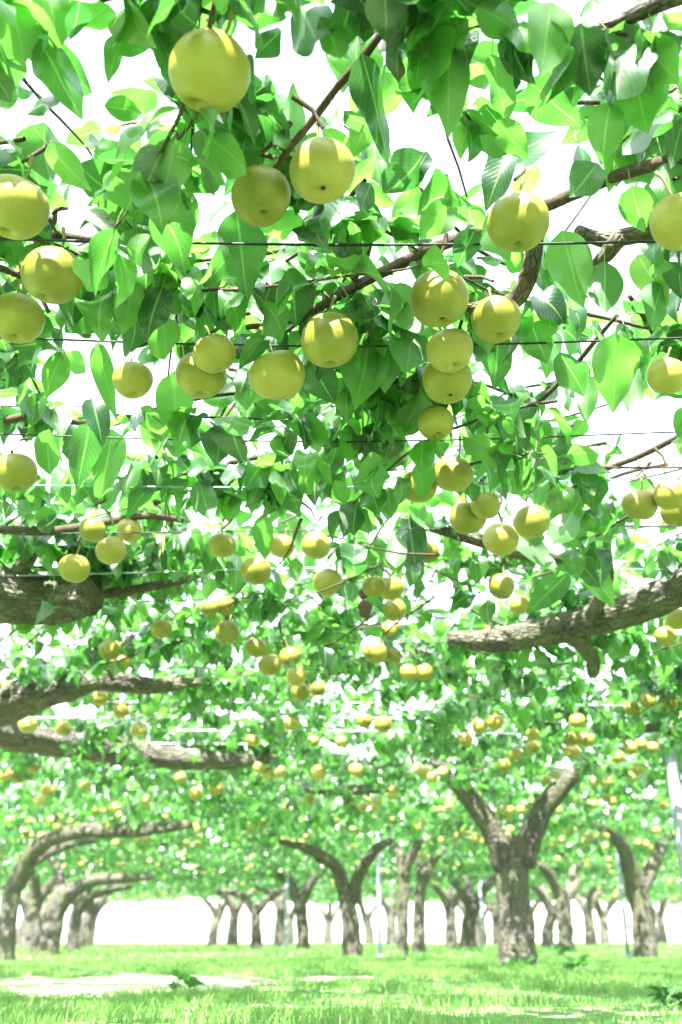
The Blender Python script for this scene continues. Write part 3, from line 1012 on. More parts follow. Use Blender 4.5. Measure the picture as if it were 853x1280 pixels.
# ------------------------------------------------------------------ more pears deeper in the orchard
def clump(cx, cy):
    n = random.choice([1, 1, 2, 2, 3, 4])
    out = []
    for _ in range(n):
        for _try in range(12):
            q = (cx + random.gauss(0, 0.07), cy + random.gauss(0, 0.07), random.uniform(1.38, 1.52) + 0.09 * min(1, max(0, (cy - 8) / 3)))
            if all((q[0] - o[0]) ** 2 + (q[1] - o[1]) ** 2 + (q[2] - o[2]) ** 2 > 0.112 ** 2 for o in out):
                out.append(q)
                break
    return out


VIEW_TREES = [(t_main, 'over the stout forked tree'), (t_r1, 'over the leaning scarred tree'), (t_c1, 'over the tree leaning to a steel post'), (t_c2, 'over the sun-bleached trunk'),
              (t_c3, 'over the mossy trunk behind the bleached one'), (t_l1, 'over the long sunlit arching limb'), (t_l2, 'over the thick bent mossy trunk'), (t_nl2, 'past the two long rough limbs'), (t_nr2, 'around the pale bent branch'),
              (t_nl1, 'behind the thick mossy limb'), (t_nr1, 'behind the limb with red tape')]
DEEP = []
while len(DEEP) < 130:
    y = random.uniform(5.5, 16.5)
    x = random.uniform(-1, 1) * (0.37 * y)
    q = clump(x, y)
    u, v, t = project(np.array(q[0]))
    if not (0 < u < 853) or v < 850 or (v < 960 and random.random() < 0.75):
        continue
    if np.min(np.hypot(PP[:, 0] - u, PP[:, 1] - v)) < 26:
        continue
    DEEP += q
for q in DEEP:
    u, v, t = project(np.array(q))
    bt = min(VIEW_TREES, key=lambda w: (w[0].base.x - q[0]) ** 2 + (w[0].base.y - q[1]) ** 2)
    add_pear(Vector(q), random.uniform(0.095, 0.12), 'distant pear hanging ' + ('low ' if q[2] < 1.43 else 'high ') + 'among leaves ' + bt[1], False, 'distant pears among the leaves')

# beyond those, pears too small to tell apart
V0, F0, S0 = pear_mesh(3, 8, 6)
bv, bf, bs, n = [], [], [], 0
for _ in range(650):
    y = random.uniform(15, 46)
    x = random.uniform(-1, 1) * (0.38 * y + 1)
    c = np.array((x, y, random.uniform(1.48, 1.72)))
    bv.append(V0 * random.uniform(0.10, 0.13) + c); bf.append(np.array(F0) + n); bs += S0; n += len(V0)
fp = link('distant_pears', mesh_from('distant_pears', np.concatenate(bv), np.concatenate(bf), bs, M_PEAR_FAR))
tag(fp, 'countless tiny yellow pears speckling the far canopy', 'pears', kind='stuff')

# ------------------------------------------------------------------ hero leaves read from the photograph: base, tip, width (pixels), z of base, twist
HERO = [
    (12, -12, 35, 86, 50), (62, -12, 70, 50, 46), (48, 48, 103, 142, 50), (100, 0, 92, 62, 34), (198, 6, 128, 84, 50), (150, 42, 138, 108, 30),
    (197, 38, 242, 146, 32), (78, 122, 18, 140, 26), (-8, 92, 14, 124, 34), (130, 132, 190, 142, 30), (-10, 212, 50, 214, 46), (118, 188, 196, 218, 40),
    (372, -2, 419, 102, 62), (300, -14, 318, 44, 36), (352, 38, 313, 72, 30), (480, -26, 487, 50, 60), (503, 38, 482, 108, 36), (452, 66, 496, 212, 50),
    (578, 28, 552, 130, 42), (560, 40, 560, 166, 48), (308, 158, 386, 116, 46), (348, 186, 388, 128, 36), (430, 138, 480, 178, 28), (404, 162, 456, 206, 26),
    (690, 2, 672, 94, 62), (708, 38, 706, 138, 52), (726, 28, 742, 120, 52), (764, 36, 816, 122, 60), (596, 8, 664, 44, 46), (690, 120, 618, 128, 30),
    (580, 70, 660, 108, 56), (742, -4, 738, 52, 30), (764, 128, 748, 196, 44), (592, 136, 574, 188, 36), (608, 206, 690, 172, 44), (660, 100, 730, 160, 50),
    (108, 262, 160, 328, 32), (152, 236, 196, 282, 38), (214, 258, 172, 336, 58), (228, 296, 204, 358, 46), (120, 302, 124, 352, 30), (242, 238, 198, 276, 26),
    (128, 372, 186, 372, 26), (204, 358, 178, 422, 42), (275, 214, 242, 238, 28), (88, 216, 106, 268, 36), (296, 262, 304, 376, 50), (366, 326, 362, 396, 60),
    (344, 318, 432, 352, 48), (388, 236, 434, 302, 46), (464, 228, 448, 268, 28), (522, 232, 494, 322, 36), (498, 196, 526, 226, 34), (486, 358, 532, 424, 46),
    (550, 262, 532, 292, 30), (702, 288, 730, 388, 54), (756, 326, 756, 394, 46), (790, 232, 802, 290, 40), (812, 204, 784, 238, 46), (828, 196, 846, 258, 44),
    (748, 204, 714, 246, 42), (798, 318, 832, 384, 38), (594, 286, 574, 332, 34), (78, 412, 64, 452, 40), (217, 466, 222, 549, 46), (168, 350, 152, 420, 36),
    (122, 428, 142, 522, 28), (112, 528, 100, 606, 38), (140, 536, 130, 628, 36), (116, 498, 128, 552, 32), (62, 536, 54, 604, 30), (462, 406, 452, 502, 64),
    (388, 448, 416, 502, 42), (516, 416, 508, 468, 46), (526, 488, 504, 572, 38), (490, 526, 480, 604, 28), (334, 416, 296, 462, 26), (622, 412, 622, 482, 42),
    (662, 396, 682, 448, 42), (770, 416, 764, 504, 58), (736, 468, 732, 536, 26), (792, 458, 788, 522, 28), (642, 496, 646, 584, 38), (662, 520, 664, 574, 32),
    (690, 640, 732, 702, 36), (742, 642, 756, 742, 36), (728, 698, 778, 768, 32), (712, 716, 660, 766, 32), (716, 640, 690, 690, 34), (690, 560, 760, 600, 34),
    (640, 660, 700, 720, 30), (510, 640, 520, 715, 32), (492, 668, 500, 720, 26), (355, 640, 372, 690, 28), (330, 642, 334, 695, 26), (300, 660, 312, 700, 22),
    (215, 570, 160, 640, 40), (250, 600, 262, 660, 30), (395, 560, 430, 640, 36), (440, 590, 470, 660, 34), (570, 250, 520, 300, 34), (640, 190, 600, 250, 38),
    (470, 130, 440, 200, 34), (820, 40, 850, 110, 44), (840, 120, 800, 180, 40), (535, 190, 510, 240, 34), (300, 300, 260, 350, 30), (260, 150, 300, 200, 36),
    (220, 170, 170, 215, 36), (60, 180, 110, 240, 36), (340, 100, 300, 140, 34), (400, 20, 440, 90, 34), (620, 150, 660, 200, 34), (830, 350, 800, 430, 40),
    (700, 440, 730, 490, 34), (590, 470, 600, 540, 34), (470, 520, 440, 580, 30), (255, 390, 220, 440, 34), (80, 440, 50, 500, 34), (300, 400, 260, 400, 26),
]


rh = random.Random(5)
for (bx, by, tx, ty, w) in HERO:
    zb = rh.uniform(1.56, 1.72)
    p = on_z(bx, by, zb)
    d0 = float(project(np.array(p))[2])
    q = at_t(tx, ty, d0 * rh.uniform(0.97, 1.05))
    Dv = q - p
    Ln = Dv.length
    Wd = w * d0 / F * 1.06
    if w > 0.62 * math.hypot(tx - bx, ty - by):
        Ln *= 1.12
    view = (Vector((0, 0, CAM_Z)) - p).normalized()
    # upper side of the blade looks away from the viewer or towards, as the leaf hangs
    nrm = (view * (1 if rh.random() < 0.45 else -1) + Vector((rh.gauss(0, 0.32), rh.gauss(0, 0.2), rh.gauss(0.12, 0.3))))
    B, Dd, Nn = frames(np.array([tuple(Dv)]), np.array([tuple(nrm)]))
    t = owner(p.x, p.y)
    if not hasattr(t, 'hero'): continue
    t.hero.append((np.array(tuple(p)), B[0], Dd[0], Nn[0], Ln, Wd, rh.choice([0, 0, 1, 2, 5, 6])))

# ------------------------------------------------------------------ the canopy near the viewer
GAPS = [(70, 150, 60, 0.12), (165, 135, 50, 0.2), (545, 180, 48, 0.15), (330, 80, 34, 0.45), (300, 20, 34, 0.5),
        (645, 455, 40, 0.6), (740, 530, 60, 0.6)]


def gen_shoots(n, xr, yr, vis):
    """Leafy shoots tied over the wires; returns arrays of leaves and the twig lines."""
    P, D, Nn, Ln, Wd, own = [], [], [], [], [], []
    lines = []
    wm = 2 * xr((yr[0] + yr[1]) / 2)
    ny = max(1, round(math.sqrt(n * (yr[1] - yr[0]) / wm)))
    nx = max(1, round(n / ny))
    for cell in range(nx * ny):                     # evenly tied-in shoots, each a little off its place
        y = yr[0] + (yr[1] - yr[0]) * (cell // nx + random.uniform(-0.15, 1.15)) / ny
        hw = xr(y)
        x = hw * (-1 + 2 * (cell % nx + random.uniform(-0.15, 1.15)) / nx)
        up = random.random() < 0.38
        az = random.uniform(0, 6.283)
        length = random.uniform(0.45, 1.0)
        z = random.gauss(WIRE_Z + 0.03, 0.045) + 0.10 * min(1, max(0, (y - 8) / 3))
        p = Vector((x, y, z))
        if up:
            dirv = Vector((math.cos(az) * 0.55, math.sin(az) * 0.55, random.uniform(0.35, 0.8))).normalized()
            length = random.uniform(0.3, 0.65)
        else:
            dirv = Vector((math.cos(az), math.sin(az), random.uniform(-0.08, 0.10))).normalized()
        droop = (not up) and 2.4 < y < 10 and random.random() < 0.20
        if droop:                                   # side shoots weighed down below the wires
            p.z = random.uniform(1.46, 1.58)
            dirv = Vector((math.cos(az), math.sin(az), random.uniform(-0.5, -0.15))).normalized()
            length = random.uniform(0.25, 0.5)
        t = owner(x, y)
        if t is None: continue
        pts, s = [p.copy()], 0.0
        dd = dirv.copy()
        nstep = max(3, int(length / 0.075))
        for k in range(nstep):
            dd = (dd + Vector((random.gauss(0, 0.10), random.gauss(0, 0.10), random.gauss(0, 0.06)))).normalized()
            p = p + dd * 0.075
            pts.append(p.copy())
            nl = random.choice([2, 3, 4, 5, 6]) if not up else random.choice([2, 2, 3])
            a0 = random.uniform(0, 6.28)
            for j in range(nl):
                a = a0 + j * 2.4 + random.gauss(0, 0.3)
                el = math.radians(random.gauss(-6, 20) if random.random() < (0.42 if not up else 0.6) else random.gauss(-48, 24))
                d = np.array((math.cos(a) * math.cos(el), math.sin(a) * math.cos(el), math.sin(el)))
                # the blade's upper face turns to the light
                nr = np.array((-math.cos(a) * math.sin(el) + random.gauss(0, 0.4), -math.sin(a) * math.sin(el) - 0.15 + random.gauss(0, 0.4), math.cos(el) + random.gauss(0, 0.25)))
                pet = random.uniform(0.02, 0.055)
                b = np.array(tuple(p)) + np.array((math.cos(a), math.sin(a), -0.3)) * pet
                L_ = random.gauss(0.106, 0.019)
                P.append(b); D.append(d); Nn.append(nr); Ln.append(max(0.06, L_)); Wd.append(max(0.036, L_ * random.gauss(0.63, 0.06)))
                own.append(t)
        lines.append((t, pts))
    return np.array(P), np.array(D), np.array(Nn), np.array(Ln), np.array(Wd), own, lines


def cull(P, D, Ln, keep_prob):
    """Thin the leaves where the photograph shows open sky, fruit or bare limbs."""
    C = P + D * Ln[:, None] * 0.5
    u, v, t = project(C)
    keep = np.ones(len(P), bool)
    rr = RNG.random(len(P))
    for (gx, gy, gr, f) in GAPS:
        m = ((u - gx) ** 2 + ((v - gy) * 1.0) ** 2 < gr ** 2) & (t > 0) & (t < 5.0)
        keep &= ~(m & (rr > f))
    for (x, y, tt, d) in PEAR_POS:
        reach = d * 0.5 + Ln * F / np.maximum(t, 0.3) * 0.38
        m = ((u - x) ** 2 + (v - y) ** 2 < reach ** 2) & (t < tt + 0.06) & (t > 0)
        keep &= ~(m & (rr > 0.11))
    for lst, kp in LIMB_PX:
        for (x, y, r, tt) in lst:
            reach = r + Ln * F / np.maximum(t, 0.3) * 0.30
            m = ((u - x) ** 2 + (v - y) ** 2 < reach ** 2) & (t < tt) & (t > 0)
            keep &= ~(m & (rr > kp))
    # never right in front of the lens
    keep &= ~((np.linalg.norm(C - np.array((0, 0, CAM_Z)), axis=1) < 1.15))
    return keep


def limb_px(px, z, r):
    out = []
    for (a, b), (c, d) in zip(px[:-1], px[1:]):
        for k in range(6):
            q = k / 6
            x, y = a + (c - a) * q, b + (d - b) * q
            out.append((x, y, r, float(project(np.array(on_z(x, y, z)))[2])))
    return out


LIMB_PX = [(limb_px([(0, 748), (112, 745)], 1.5, 28), 0.3), (limb_px([(853, 737), (690, 788), (570, 800)], 1.5, 18), 0.75), (limb_px([(0, 880), (80, 858), (185, 857)], 1.5, 12), 1.0),
           (limb_px([(0, 922), (200, 946), (350, 949)], 1.47, 12), 1.0), (limb_px([(530, 314), (440, 360), (310, 409)], 1.66, 6), 0.1), (limb_px([(470, 50), (345, 212)], 1.65, 5), 0.1),
           (limb_px([(740, 235), (690, 254)], 1.66, 6), 0.2), (limb_px([(668, 300), (655, 360), (610, 385)], 1.58, 12), 0.1), (limb_px([(740, 40), (853, -6)], 1.68, 8), 0.2),
           (limb_px([(760, 298), (840, 288)], 1.66, 9), 0.2), (limb_px([(20, 340), (110, 300)], 1.66, 4), 0.2)]

hw = lambda y: 0.40 * max(y, 0.5) + 1.5
bands = [((-1.2, 2.2), 20.0), ((2.1, 3.7), 16.0), ((3.6, 6.2), 19.5), ((6.0, 10.0), 14.5), ((10.0, 14.2), 7.5)]
acc = [[] for _ in range(5)]
OWN, LINES = [], []
for (yr, dens) in bands:
    ym = (yr[0] + yr[1]) / 2
    area = (yr[1] - yr[0]) * 2 * hw(ym)
    P, D, Nn, Ln, Wd, own, lines = gen_shoots(int(area * dens), hw, yr, True)
    for a, b in zip(acc, (P, D, Nn, Ln, Wd)): a.append(b)
    OWN += own; LINES += lines
P, D, Nn, Ln, Wd = [np.concatenate(a) for a in acc]
# a thinner roof over the painted sunlit strip
keep = cull(P, D, Ln, None)
sun_shift = np.array((SUN_DIR.x, SUN_DIR.y)) / SUN_DIR.z * WIRE_Z
gx, gy = P[:, 0] - sun_shift[0], P[:, 1] - sun_shift[1]
lit = (gx < 0.6) & (gy > 5.6) & (gy < 8.8)
keep &= ~(lit & (RNG.random(len(P)) > 0.80))
lit2 = (gx < -1.6) & (gy > 10.5) & (gy < 16)
keep &= ~(lit2 & (RNG.random(len(P)) > 0.3))
rg = random.Random(21)
holes = [(rg.uniform(-1, 1) * (0.36 * y_ + 0.3), y_, rg.uniform(0.10, 0.26)) for y_ in [rg.uniform(3.2, 13.5) for _ in range(60)]]
holes += [(x_, y_, r_) for (px_, py_, r_) in [(600, 1240, .30), (585, 1268, .20), (520, 1222, .35), (790, 1225, .30), (470, 1262, .16), (330, 1262, .16), (120, 1262, .14), (760, 1258, .16), (560, 1212, .4)]
         for (x_, y_, _z) in [tuple(on_z(px_, py_, 0.0))]]
qx, qy = P[:, 0] - SUN_DIR.x / SUN_DIR.z * P[:, 2], P[:, 1] - SUN_DIR.y / SUN_DIR.z * P[:, 2]
for (x_, y_, r_) in holes:
    keep &= ~(((qx - x_) ** 2 + (qy - y_) ** 2 < r_ ** 2) & (RNG.random(len(P)) > 0.1))
idx = np.where(keep)[0]
P, D, Nn, Ln, Wd = P[idx], D[idx], Nn[idx], Ln[idx], Wd[idx]
OWN = np.array([TREES.index(OWN[i]) for i in idx])
VAR = RNG.integers(0, len(PARAMS), len(P))
RND = RNG.random(len(P)) * 0.985
Bf, Df, Nf = frames(D, Nn)
C = P + D * Ln[:, None] * 0.5
U, Vv, Tt = project(C)
size = np.where((U > -20) & (U < 873) & (Vv > -20) & (Vv < 1300) & (Tt > 0.2), Ln * F / np.maximum(Tt, 0.2), 0)
for ti, t in enumerate(TREES):
    mine = np.where(OWN == ti)[0]
    org = np.array(tuple(t.base))
    for h in t.hero:
        leaf_object(t.e, org, *h)
    if not len(mine):
        continue
    nsingle = max(0, 300 - len(t.hero)) if t in NEAR_TREES else 0
    order = mine[np.argsort(-size[mine])]
    big = order[:nsingle]
    big = big[size[big] > 10]
    for i in big:
        leaf_object(t.e, org, P[i], Bf[i], Df[i], Nf[i], float(Ln[i]), float(Wd[i]), int(VAR[i]))
    rest = np.setdiff1d(mine, big)
    near = rest[Tt[rest] < 3.6]
    far = rest[Tt[rest] >= 3.6]
    for nm, sel, tp in (('foliage', near, TPL_N), ('crown', far, TPL_M)):
        if len(sel) < 1: continue
        if nm == 'crown' and not len(near): pass
        me = leaves_mesh(nm, tp, P[sel], D[sel], Nn[sel], Ln[sel], Wd[sel], VAR[sel], RND[sel], org)
        tag(link(nm, me, t.e), kind='stuff')
for (t, pts) in LINES:
    n = len(pts)
    t.tubes.add(pts, [0.0055 * (1 - 0.65 * k / n) for k in range(n)], 5)
for t in TREES:
    if t.tubes.n:
        tag(link('twigs', t.tubes.build('twigs', M_TWIG, t.base), t.e), kind='stuff')

# petioles for the joined leaves close by
# ------------------------------------------------------------------ far trees: four kinds, copied
def far_crown(seed, radius, n):
    r = np.random.default_rng(seed)
    xy = r.uniform(-radius, radius, (n, 2))
    # clumped: pull leaves towards random shoot centres
    c = r.uniform(-radius, radius, (n // 45, 2))
    k = r.integers(0, len(c), n)
    xy = np.where(r.random((n, 1)) < 0.8, c[k] + r.normal(0, 0.16, (n, 2)), xy)
    z = np.where(r.random(n) < 0.72, r.normal(1.74, 0.08, n), r.uniform(1.7, 2.15, n))
    z = np.where(r.random(n) < 0.05, z - r.uniform(0.05, 0.2, n), z)
    P = np.column_stack([xy, z])
    a = r.uniform(0, 6.28, n); el = np.radians(r.normal(-40, 28, n))
    D = np.column_stack([np.cos(a) * np.cos(el), np.sin(a) * np.cos(el), np.sin(el)])
    Nn = np.column_stack([-np.cos(a) * np.sin(el) + r.normal(0, .4, n), -np.sin(a) * np.sin(el) + r.normal(0, .4, n), np.cos(el) + r.normal(0, .3, n)])
    L_ = r.normal(0.135, 0.02, n).clip(0.08)
    me = leaves_mesh('crown', TPL_F, P, D, Nn, L_, L_ * r.normal(0.60, 0.05, n), r.integers(0, len(PARAMS), n), r.random(n) * 0.985)
    return me


CROWNS = [far_crown(60 + i, 2.7, 2500) for i in range(4)]


def far_tree_parts(seed):
    r = random.Random(seed)
    lean = r.uniform(-0.25, 0.25)
    h = r.uniform(0.75, 1.05)
    top = Vector((lean, r.uniform(-0.1, 0.1), h))
    parts = [('trunk', tube_mesh('trunk', [Vector((0, 0, -0.08)), Vector((lean * 0.2, 0, h * 0.5)), top], [0.20, 0.155, 0.14], M_BARK, 12, 0.12, 0.2, 6, seed))]
    a0 = r.uniform(0, 6.28)
    for k in range(3):
        a = a0 + k * 2.09 + r.uniform(-0.4, 0.4)
        d = Vector((math.cos(a), math.sin(a), 0))
        pts = [top - Vector((0, 0, 0.12)), top + d * 0.28 + Vector((0, 0, 0.32)), top + d * 0.75 + Vector((0, 0, 1.60 - h)), top + d * 1.6 + Vector((0, 0, 1.68 - h))]
        parts.append(('limb', tube_mesh('limb', pts, [0.12, 0.095, 0.08, 0.04], M_BARK, 10, 0.12, 0.2, 7, seed + k)))
    return parts


FAR = [far_tree_parts(300 + i) for i in range(5)]
far_list = [(107, 28), (290, 33), (265, 37), (350, 31), (490, 33), (462, 38), (565, 29), (596, 36), (622, 40), (685, 29), (662, 37), (740, 32), (757, 36), (36, 24), (25, 33), (410, 42), (830, 41), (585, 24.5)]
names_far = {107: 'slender far pear tree framing the bright opening of the aisle', 565: 'dark far pear trunk between the bleached trunk and the stout forked tree',
    290: 'far pear trunk standing just past the dark Y-shaped trunk', 265: 'farthest slim pear tree at the open end of the aisle', 350: 'slim far pear tree between the Y-shaped trunk and a steel post',
    490: 'far pear tree showing between the steel post and bleached trunk', 462: 'far pear tree showing behind the leaning tree and steel post', 596: 'far pear tree beside the thin post behind the forked tree',
    622: 'very far pear tree mostly hidden by the stout forked trunk', 685: 'far pear tree between the forked trunk and the olive trunk', 662: 'very far pear tree straight behind the stout forked trunk',
    740: 'far dark pear tree past the olive trunk', 757: 'far pear tree with low limbs near the leaning scarred tree', 36: 'pear tree in the gap beside the long arching limb', 25: 'very far pear tree behind the long arching limb',
    410: 'very far pear tree between the two-limbed tree and the leaning one', 830: 'very far pear tree beyond the leaning scarred tree', 585: 'dark pear trunk next to the thin post behind the forked tree'}
side_names = ['leafy crown reaching in beyond the thick steel post', 'leafy crown reaching in over the long arching limb', 'leafy crown behind the leaning scarred tree', 'leafy crown behind the gap by the arching limb',
    'leafy crown far beyond the leaning scarred tree', 'leafy crown far behind the thick bent trunk', 'leafy crown at the far edge past the bent trunks', 'leafy crown at the far edge past the scarred tree', 'leafy far edge of the rows beyond the leaning tree',
    'leafy far edge of the rows beyond the arching limb', 'leafy crown hanging over the open end of the aisle', 'leafy crown at the last row past the steel post', 'leafy crown at the last row behind the forked tree', 'leafy crown at the last row behind the leaning tree', '']
spots = [(base_at(px, D), px) for px, D in far_list]
# trees beside the view whose crowns reach into it
for (x, y) in [(7.6, 12.2), (-8.0, 12.0), (8.3, 19.0), (-8.8, 18.5), (9.5, 25.5), (-9.8, 25.0), (-13, 31), (11.5, 32), (13.5, 38), (-14, 38), (-9.5, 42), (14, 44), (5.5, 43), (-2.0, 43.5), (-6.2, 22.0)]:
    spots.append(((x, y), None))
for i, ((x, y), px) in enumerate(spots):
    if px is None:
        lab = 'pear tree with ' + side_names[i - len(far_list)]
    else:
        lab = names_far.get(px, 'small far pear tree with dark trunk against the bright field')
    if (x, y) == (-6.2, 22.0):
        continue
    t = Tree(x, y, lab)
    t.e.rotation_euler.z = random.uniform(0, 6.28)
    for nm, me in FAR[i % 5]:
        link(nm, me, t.e)
    tag(link('crown', CROWNS[i % 4], t.e), kind='stuff')
# the mid-distance trees carry the same kind of crown
for i, t in enumerate([t_r1, t_c1, t_c3, t_l2, t_l3, t_c4, t_c5, t_r2]):
    o = tag(link('crown', CROWNS[i % 4], t.e), kind='stuff')
    o.rotation_euler.z = random.uniform(0, 6.28)
# crowns spread over the aisle by neighbours: wide-reaching boughs of existing trees
for i, (t, dx, dy) in enumerate([(t_c1, -2.3, -0.6), (t_c4, -3.0, -1.5), (t_l2, 2.2, 1.5), (t_l3, 2.5, 5.0), (t_c2, 2.2, 1.0), (t_c5, -2.8, 2.5), (t_c5, -2.5, 8), (t_r2, 3.4, 3.2), (t_r2, -0.8, 3.2), (t_c3, 0.5, 5.2)]):
    o = tag(link('crown', CROWNS[(i + 1) % 4], t.e), kind='stuff')
    o.location = (dx, dy, random.uniform(-0.04, 0.04))
    o.rotation_euler.z = random.uniform(0, 6.28)

# ------------------------------------------------------------------ trellis wires and posts
def wire(pts, r, mat, label, group='level trellis wires', name='trellis_wire'):
    path, rr = smooth_path(pts, [r] * len(pts), 0.35)
    V, Fc, S = tube_arrays(path, rr, 6)
    o = link(name, mesh_from(name, np.array([tuple(v) for v in V]), Fc, S, mat))
    tag(o, label, 'wire', group)
    return o


def level_wire(y, r, mat, label, tilt=0.0):
    h = 0.45 * y + 3
    pts = []
    for k in range(7):
        x = -h + 2 * h * k / 6
        pts.append(Vector((x, y + tilt * x, WIRE_H - 0.016 * math.sin(k * 1.9 + y) - 0.012 * math.sin(k * 3.1 + y * 2))))
    wire(pts, r, mat, label)


def d_of(py):
    return on_z(CX, py, WIRE_H).y


for py, r, mat, lab, tilt in [
    (298, 0.0029, M_WIRE, 'thick black trellis wire running just below the large pears', -0.004),
    (422, 0.0026, M_WIRE, 'black trellis wire passing the straw tie behind the column of pears', 0.0),
    (543, 0.0024, M_WIRE, 'black trellis wire stretched across the bright gap in the leaves', 0.006),
    (603, 0.0024, M_WIRE_T, 'thin pale teal trellis wire', -0.004),
    (662, 0.0022, M_WIRE, 'dark trellis wire touching the pears above the mossy limb', 0.0),
    (713, 0.0022, M_WIRE_W, 'pale grey trellis wire crossing in front of the mossy limb', 0.004),
    (750, 0.0022, M_WIRE, 'black trellis wire passing the shrivelled brown fruit', -0.004)]:
    level_wire(d_of(py), r, mat, lab, tilt)
yy = 4.92
while yy < 8.6:
    level_wire(yy, 0.0030, *random.choice([(M_WIRE, 'thin black trellis wire deeper among the leaves'), (M_WIRE, 'thin black trellis wire deeper among the leaves'), (M_WIRE_W, 'thin silvery trellis wire deeper among the leaves')]), random.uniform(-0.006, 0.006))
    yy += random.uniform(0.42, 0.5)
kw = pz([(252, -12), (246, 60), (243, 140), (235, 235), (228, 335), (220, 400), (212, 455), (205, 545), (206, 610), (208, 660)], [1.655] * 6 + [1.64] * 4)
wire(kw, 0.0026, M_WIRE, 'kinked black wire running away behind the largest pear', 'crosswise trellis wires')
kw2 = pz([(900, -20), (853, 58), (800, 150), (745, 235), (705, 292)], [1.9, 1.85, 1.78, 1.71, 1.655])
wire(kw2, 0.003, M_WIRE_W, 'slanting grey wire tied to the joining dark branches', 'crosswise trellis wires')
for x0 in (-4.4, 2.0, 4.9):
    wire([Vector((x0, 1.0, WIRE_Z + 0.015)), Vector((x0 - 0.6, 8.0, WIRE_Z)), Vector((x0 - 1.6, 14.0, WIRE_Z + 0.01))], 0.0022, M_WIRE, 'black wire running lengthwise over the level wires', 'crosswise trellis wires')


def post(px, D, r, top, label):
    x, y = base_at(px, D)
    e = link('trellis_post', None); e.location = (x, y, 0)
    tag(e, label, 'post', 'steel posts holding up the trellis')
    V, Fc, S = tube_arrays([Vector((0, 0, -0.1)), Vector((0, 0, top * 0.5)), Vector((0, 0, top))], [r, r, r], 16)
    link('tube', mesh_from('tube', np.array([tuple(v) for v in V]), Fc, S, M_POST, smooth=True), e)
    V, Fc, S = tube_arrays([Vector((0, 0, top - 0.05)), Vector((0, 0, top + 0.012))], [r * 1.18, r * 1.18], 16)
    link('cap', mesh_from('cap', np.array([tuple(v) for v in V]), Fc, S, M_POST, smooth=False), e)
    V, Fc, S = tube_arrays([Vector((0, 0, -0.05)), Vector((0, 0, 0.03))], [r * 2.2, r * 2.0], 12)
    link('foot', mesh_from('foot', np.array([tuple(v) for v in V]), Fc, S, M_POST, smooth=False), e)


post(868, 7.6, 0.042, 1.66, 'thick steel post beside the pale bent branch')
post(475, 15.2, 0.032, 1.62, 'steel post between the leaning pear tree and the sun-bleached trunk')
post(358, 23, 0.04, 1.5, 'steel post by the forked tree with two low limbs')
post(604, 24, 0.036, 1.5, 'far thin steel post just behind the stout forked tree')
post(784, 15.8, 0.028, 1.62, 'steel post in front of the leaning tree with the scar')

# ------------------------------------------------------------------ small things on the trellis
def knot(P, label):
    e = link('twine_tie', None); e.location = P
    tag(e, label, 'twine')
    V, Fc, S = [], [], []
    loop = [Vector((0.012 * math.cos(a), 0.006 * math.sin(3 * a), 0.014 * math.sin(a))) for a in np.linspace(0, 12.5, 40)]
    v, f, s = tube_arrays(loop, [0.0022] * 40, 5)
    link('loop', mesh_from('loop', np.array([tuple(q) for q in v]), f, s, M_TWINE), e)
    for k in range(3):
        dx = random.uniform(-0.02, 0.02)
        p, r = smooth_path([Vector((0, 0, 0)), Vector((dx, 0.005, -0.035)), Vector((dx * 1.8, 0, -0.075 - 0.02 * k))], [0.002, 0.0018, 0.0012], 0.015)
        v, f, s = tube_arrays(p, r, 5)
        link('tail', mesh_from('tail', np.array([tuple(q) for q in v]), f, s, M_TWINE), e)


knot(on_z(218, 410, 1.635), 'frayed straw twine tie where the kinked wire crosses a level wire')
knot(on_z(207, 662, 1.635), 'pale twine tie on the kinked wire deeper among the leaves')


def withered(P):
    e = link('withered_fruit', None); e.location = P
    tag(e, 'shrivelled dark brown fruit hanging beside yellow pears', 'withered fruit')
    def blob(name, c, r, squash, seed):
        V, Fc, S = pear_mesh(seed, 14, 11)
        V = V * np.array((r, r, r * squash)) + np.array(c)
        V = np.array([v + 0.16 * r * noise.noise(Vector(v) * 90) for v in V])
        link(name, mesh_from(name, V, Fc, S, M_DRY), e)
    blob('dried_pear', (0, 0, -0.03), 0.055, 1.5, 3)
    blob('dried_tip', (-0.005, 0.0, 0.035), 0.042, 1.2, 8)
    p, r = smooth_path([Vector((0, 0, 0.04)), Vector((0.006, 0, 0.09)), Vector((0, 0, 0.15))], [0.003, 0.002, 0.003], 0.02)
    v, f, s = tube_arrays(p, r, 6)
    link('stalk', mesh_from('stalk', np.array([tuple(q) for q in v]), f, s, M_STALK), e)


withered(on_z(456, 752, 1.50))
PEAR_POS.append((456, 752, 3.3, 34))


def tape():
    e = link('red_tape', None)
    a, b = on_z(604, 772, 1.52), on_z(604, 800, 1.47)
    e.location = a
    tag(e, 'faded red tape strip hanging down the thick scaly limb', 'tape')
    c = Vector((0, -0.075, 0))
    for k, w in ((0, 0.004), (1, 0.0025)):
        V, Fc, S = [], [], []
        for i in range(7):
            z = -0.005 - 0.014 * i
            y = -0.072 - 0.004 * math.sin(i * 1.3 + k)
            x = 0.012 * k + 0.004 * math.sin(i * 1.9)
            V += [(x - w, y, z), (x + w, y, z), (x + w, y + 0.001, z), (x - w, y + 0.001, z)]
        for i in range(6):
            for q in range(4):
                s0, s1 = i * 4 + q, i * 4 + (q + 1) % 4
                Fc += [s0, s1, s1 + 4, s0 + 4]; S.append(4)
        link('strip', mesh_from('strip', V, Fc, S, M_TAG, smooth=False), e)


tape()

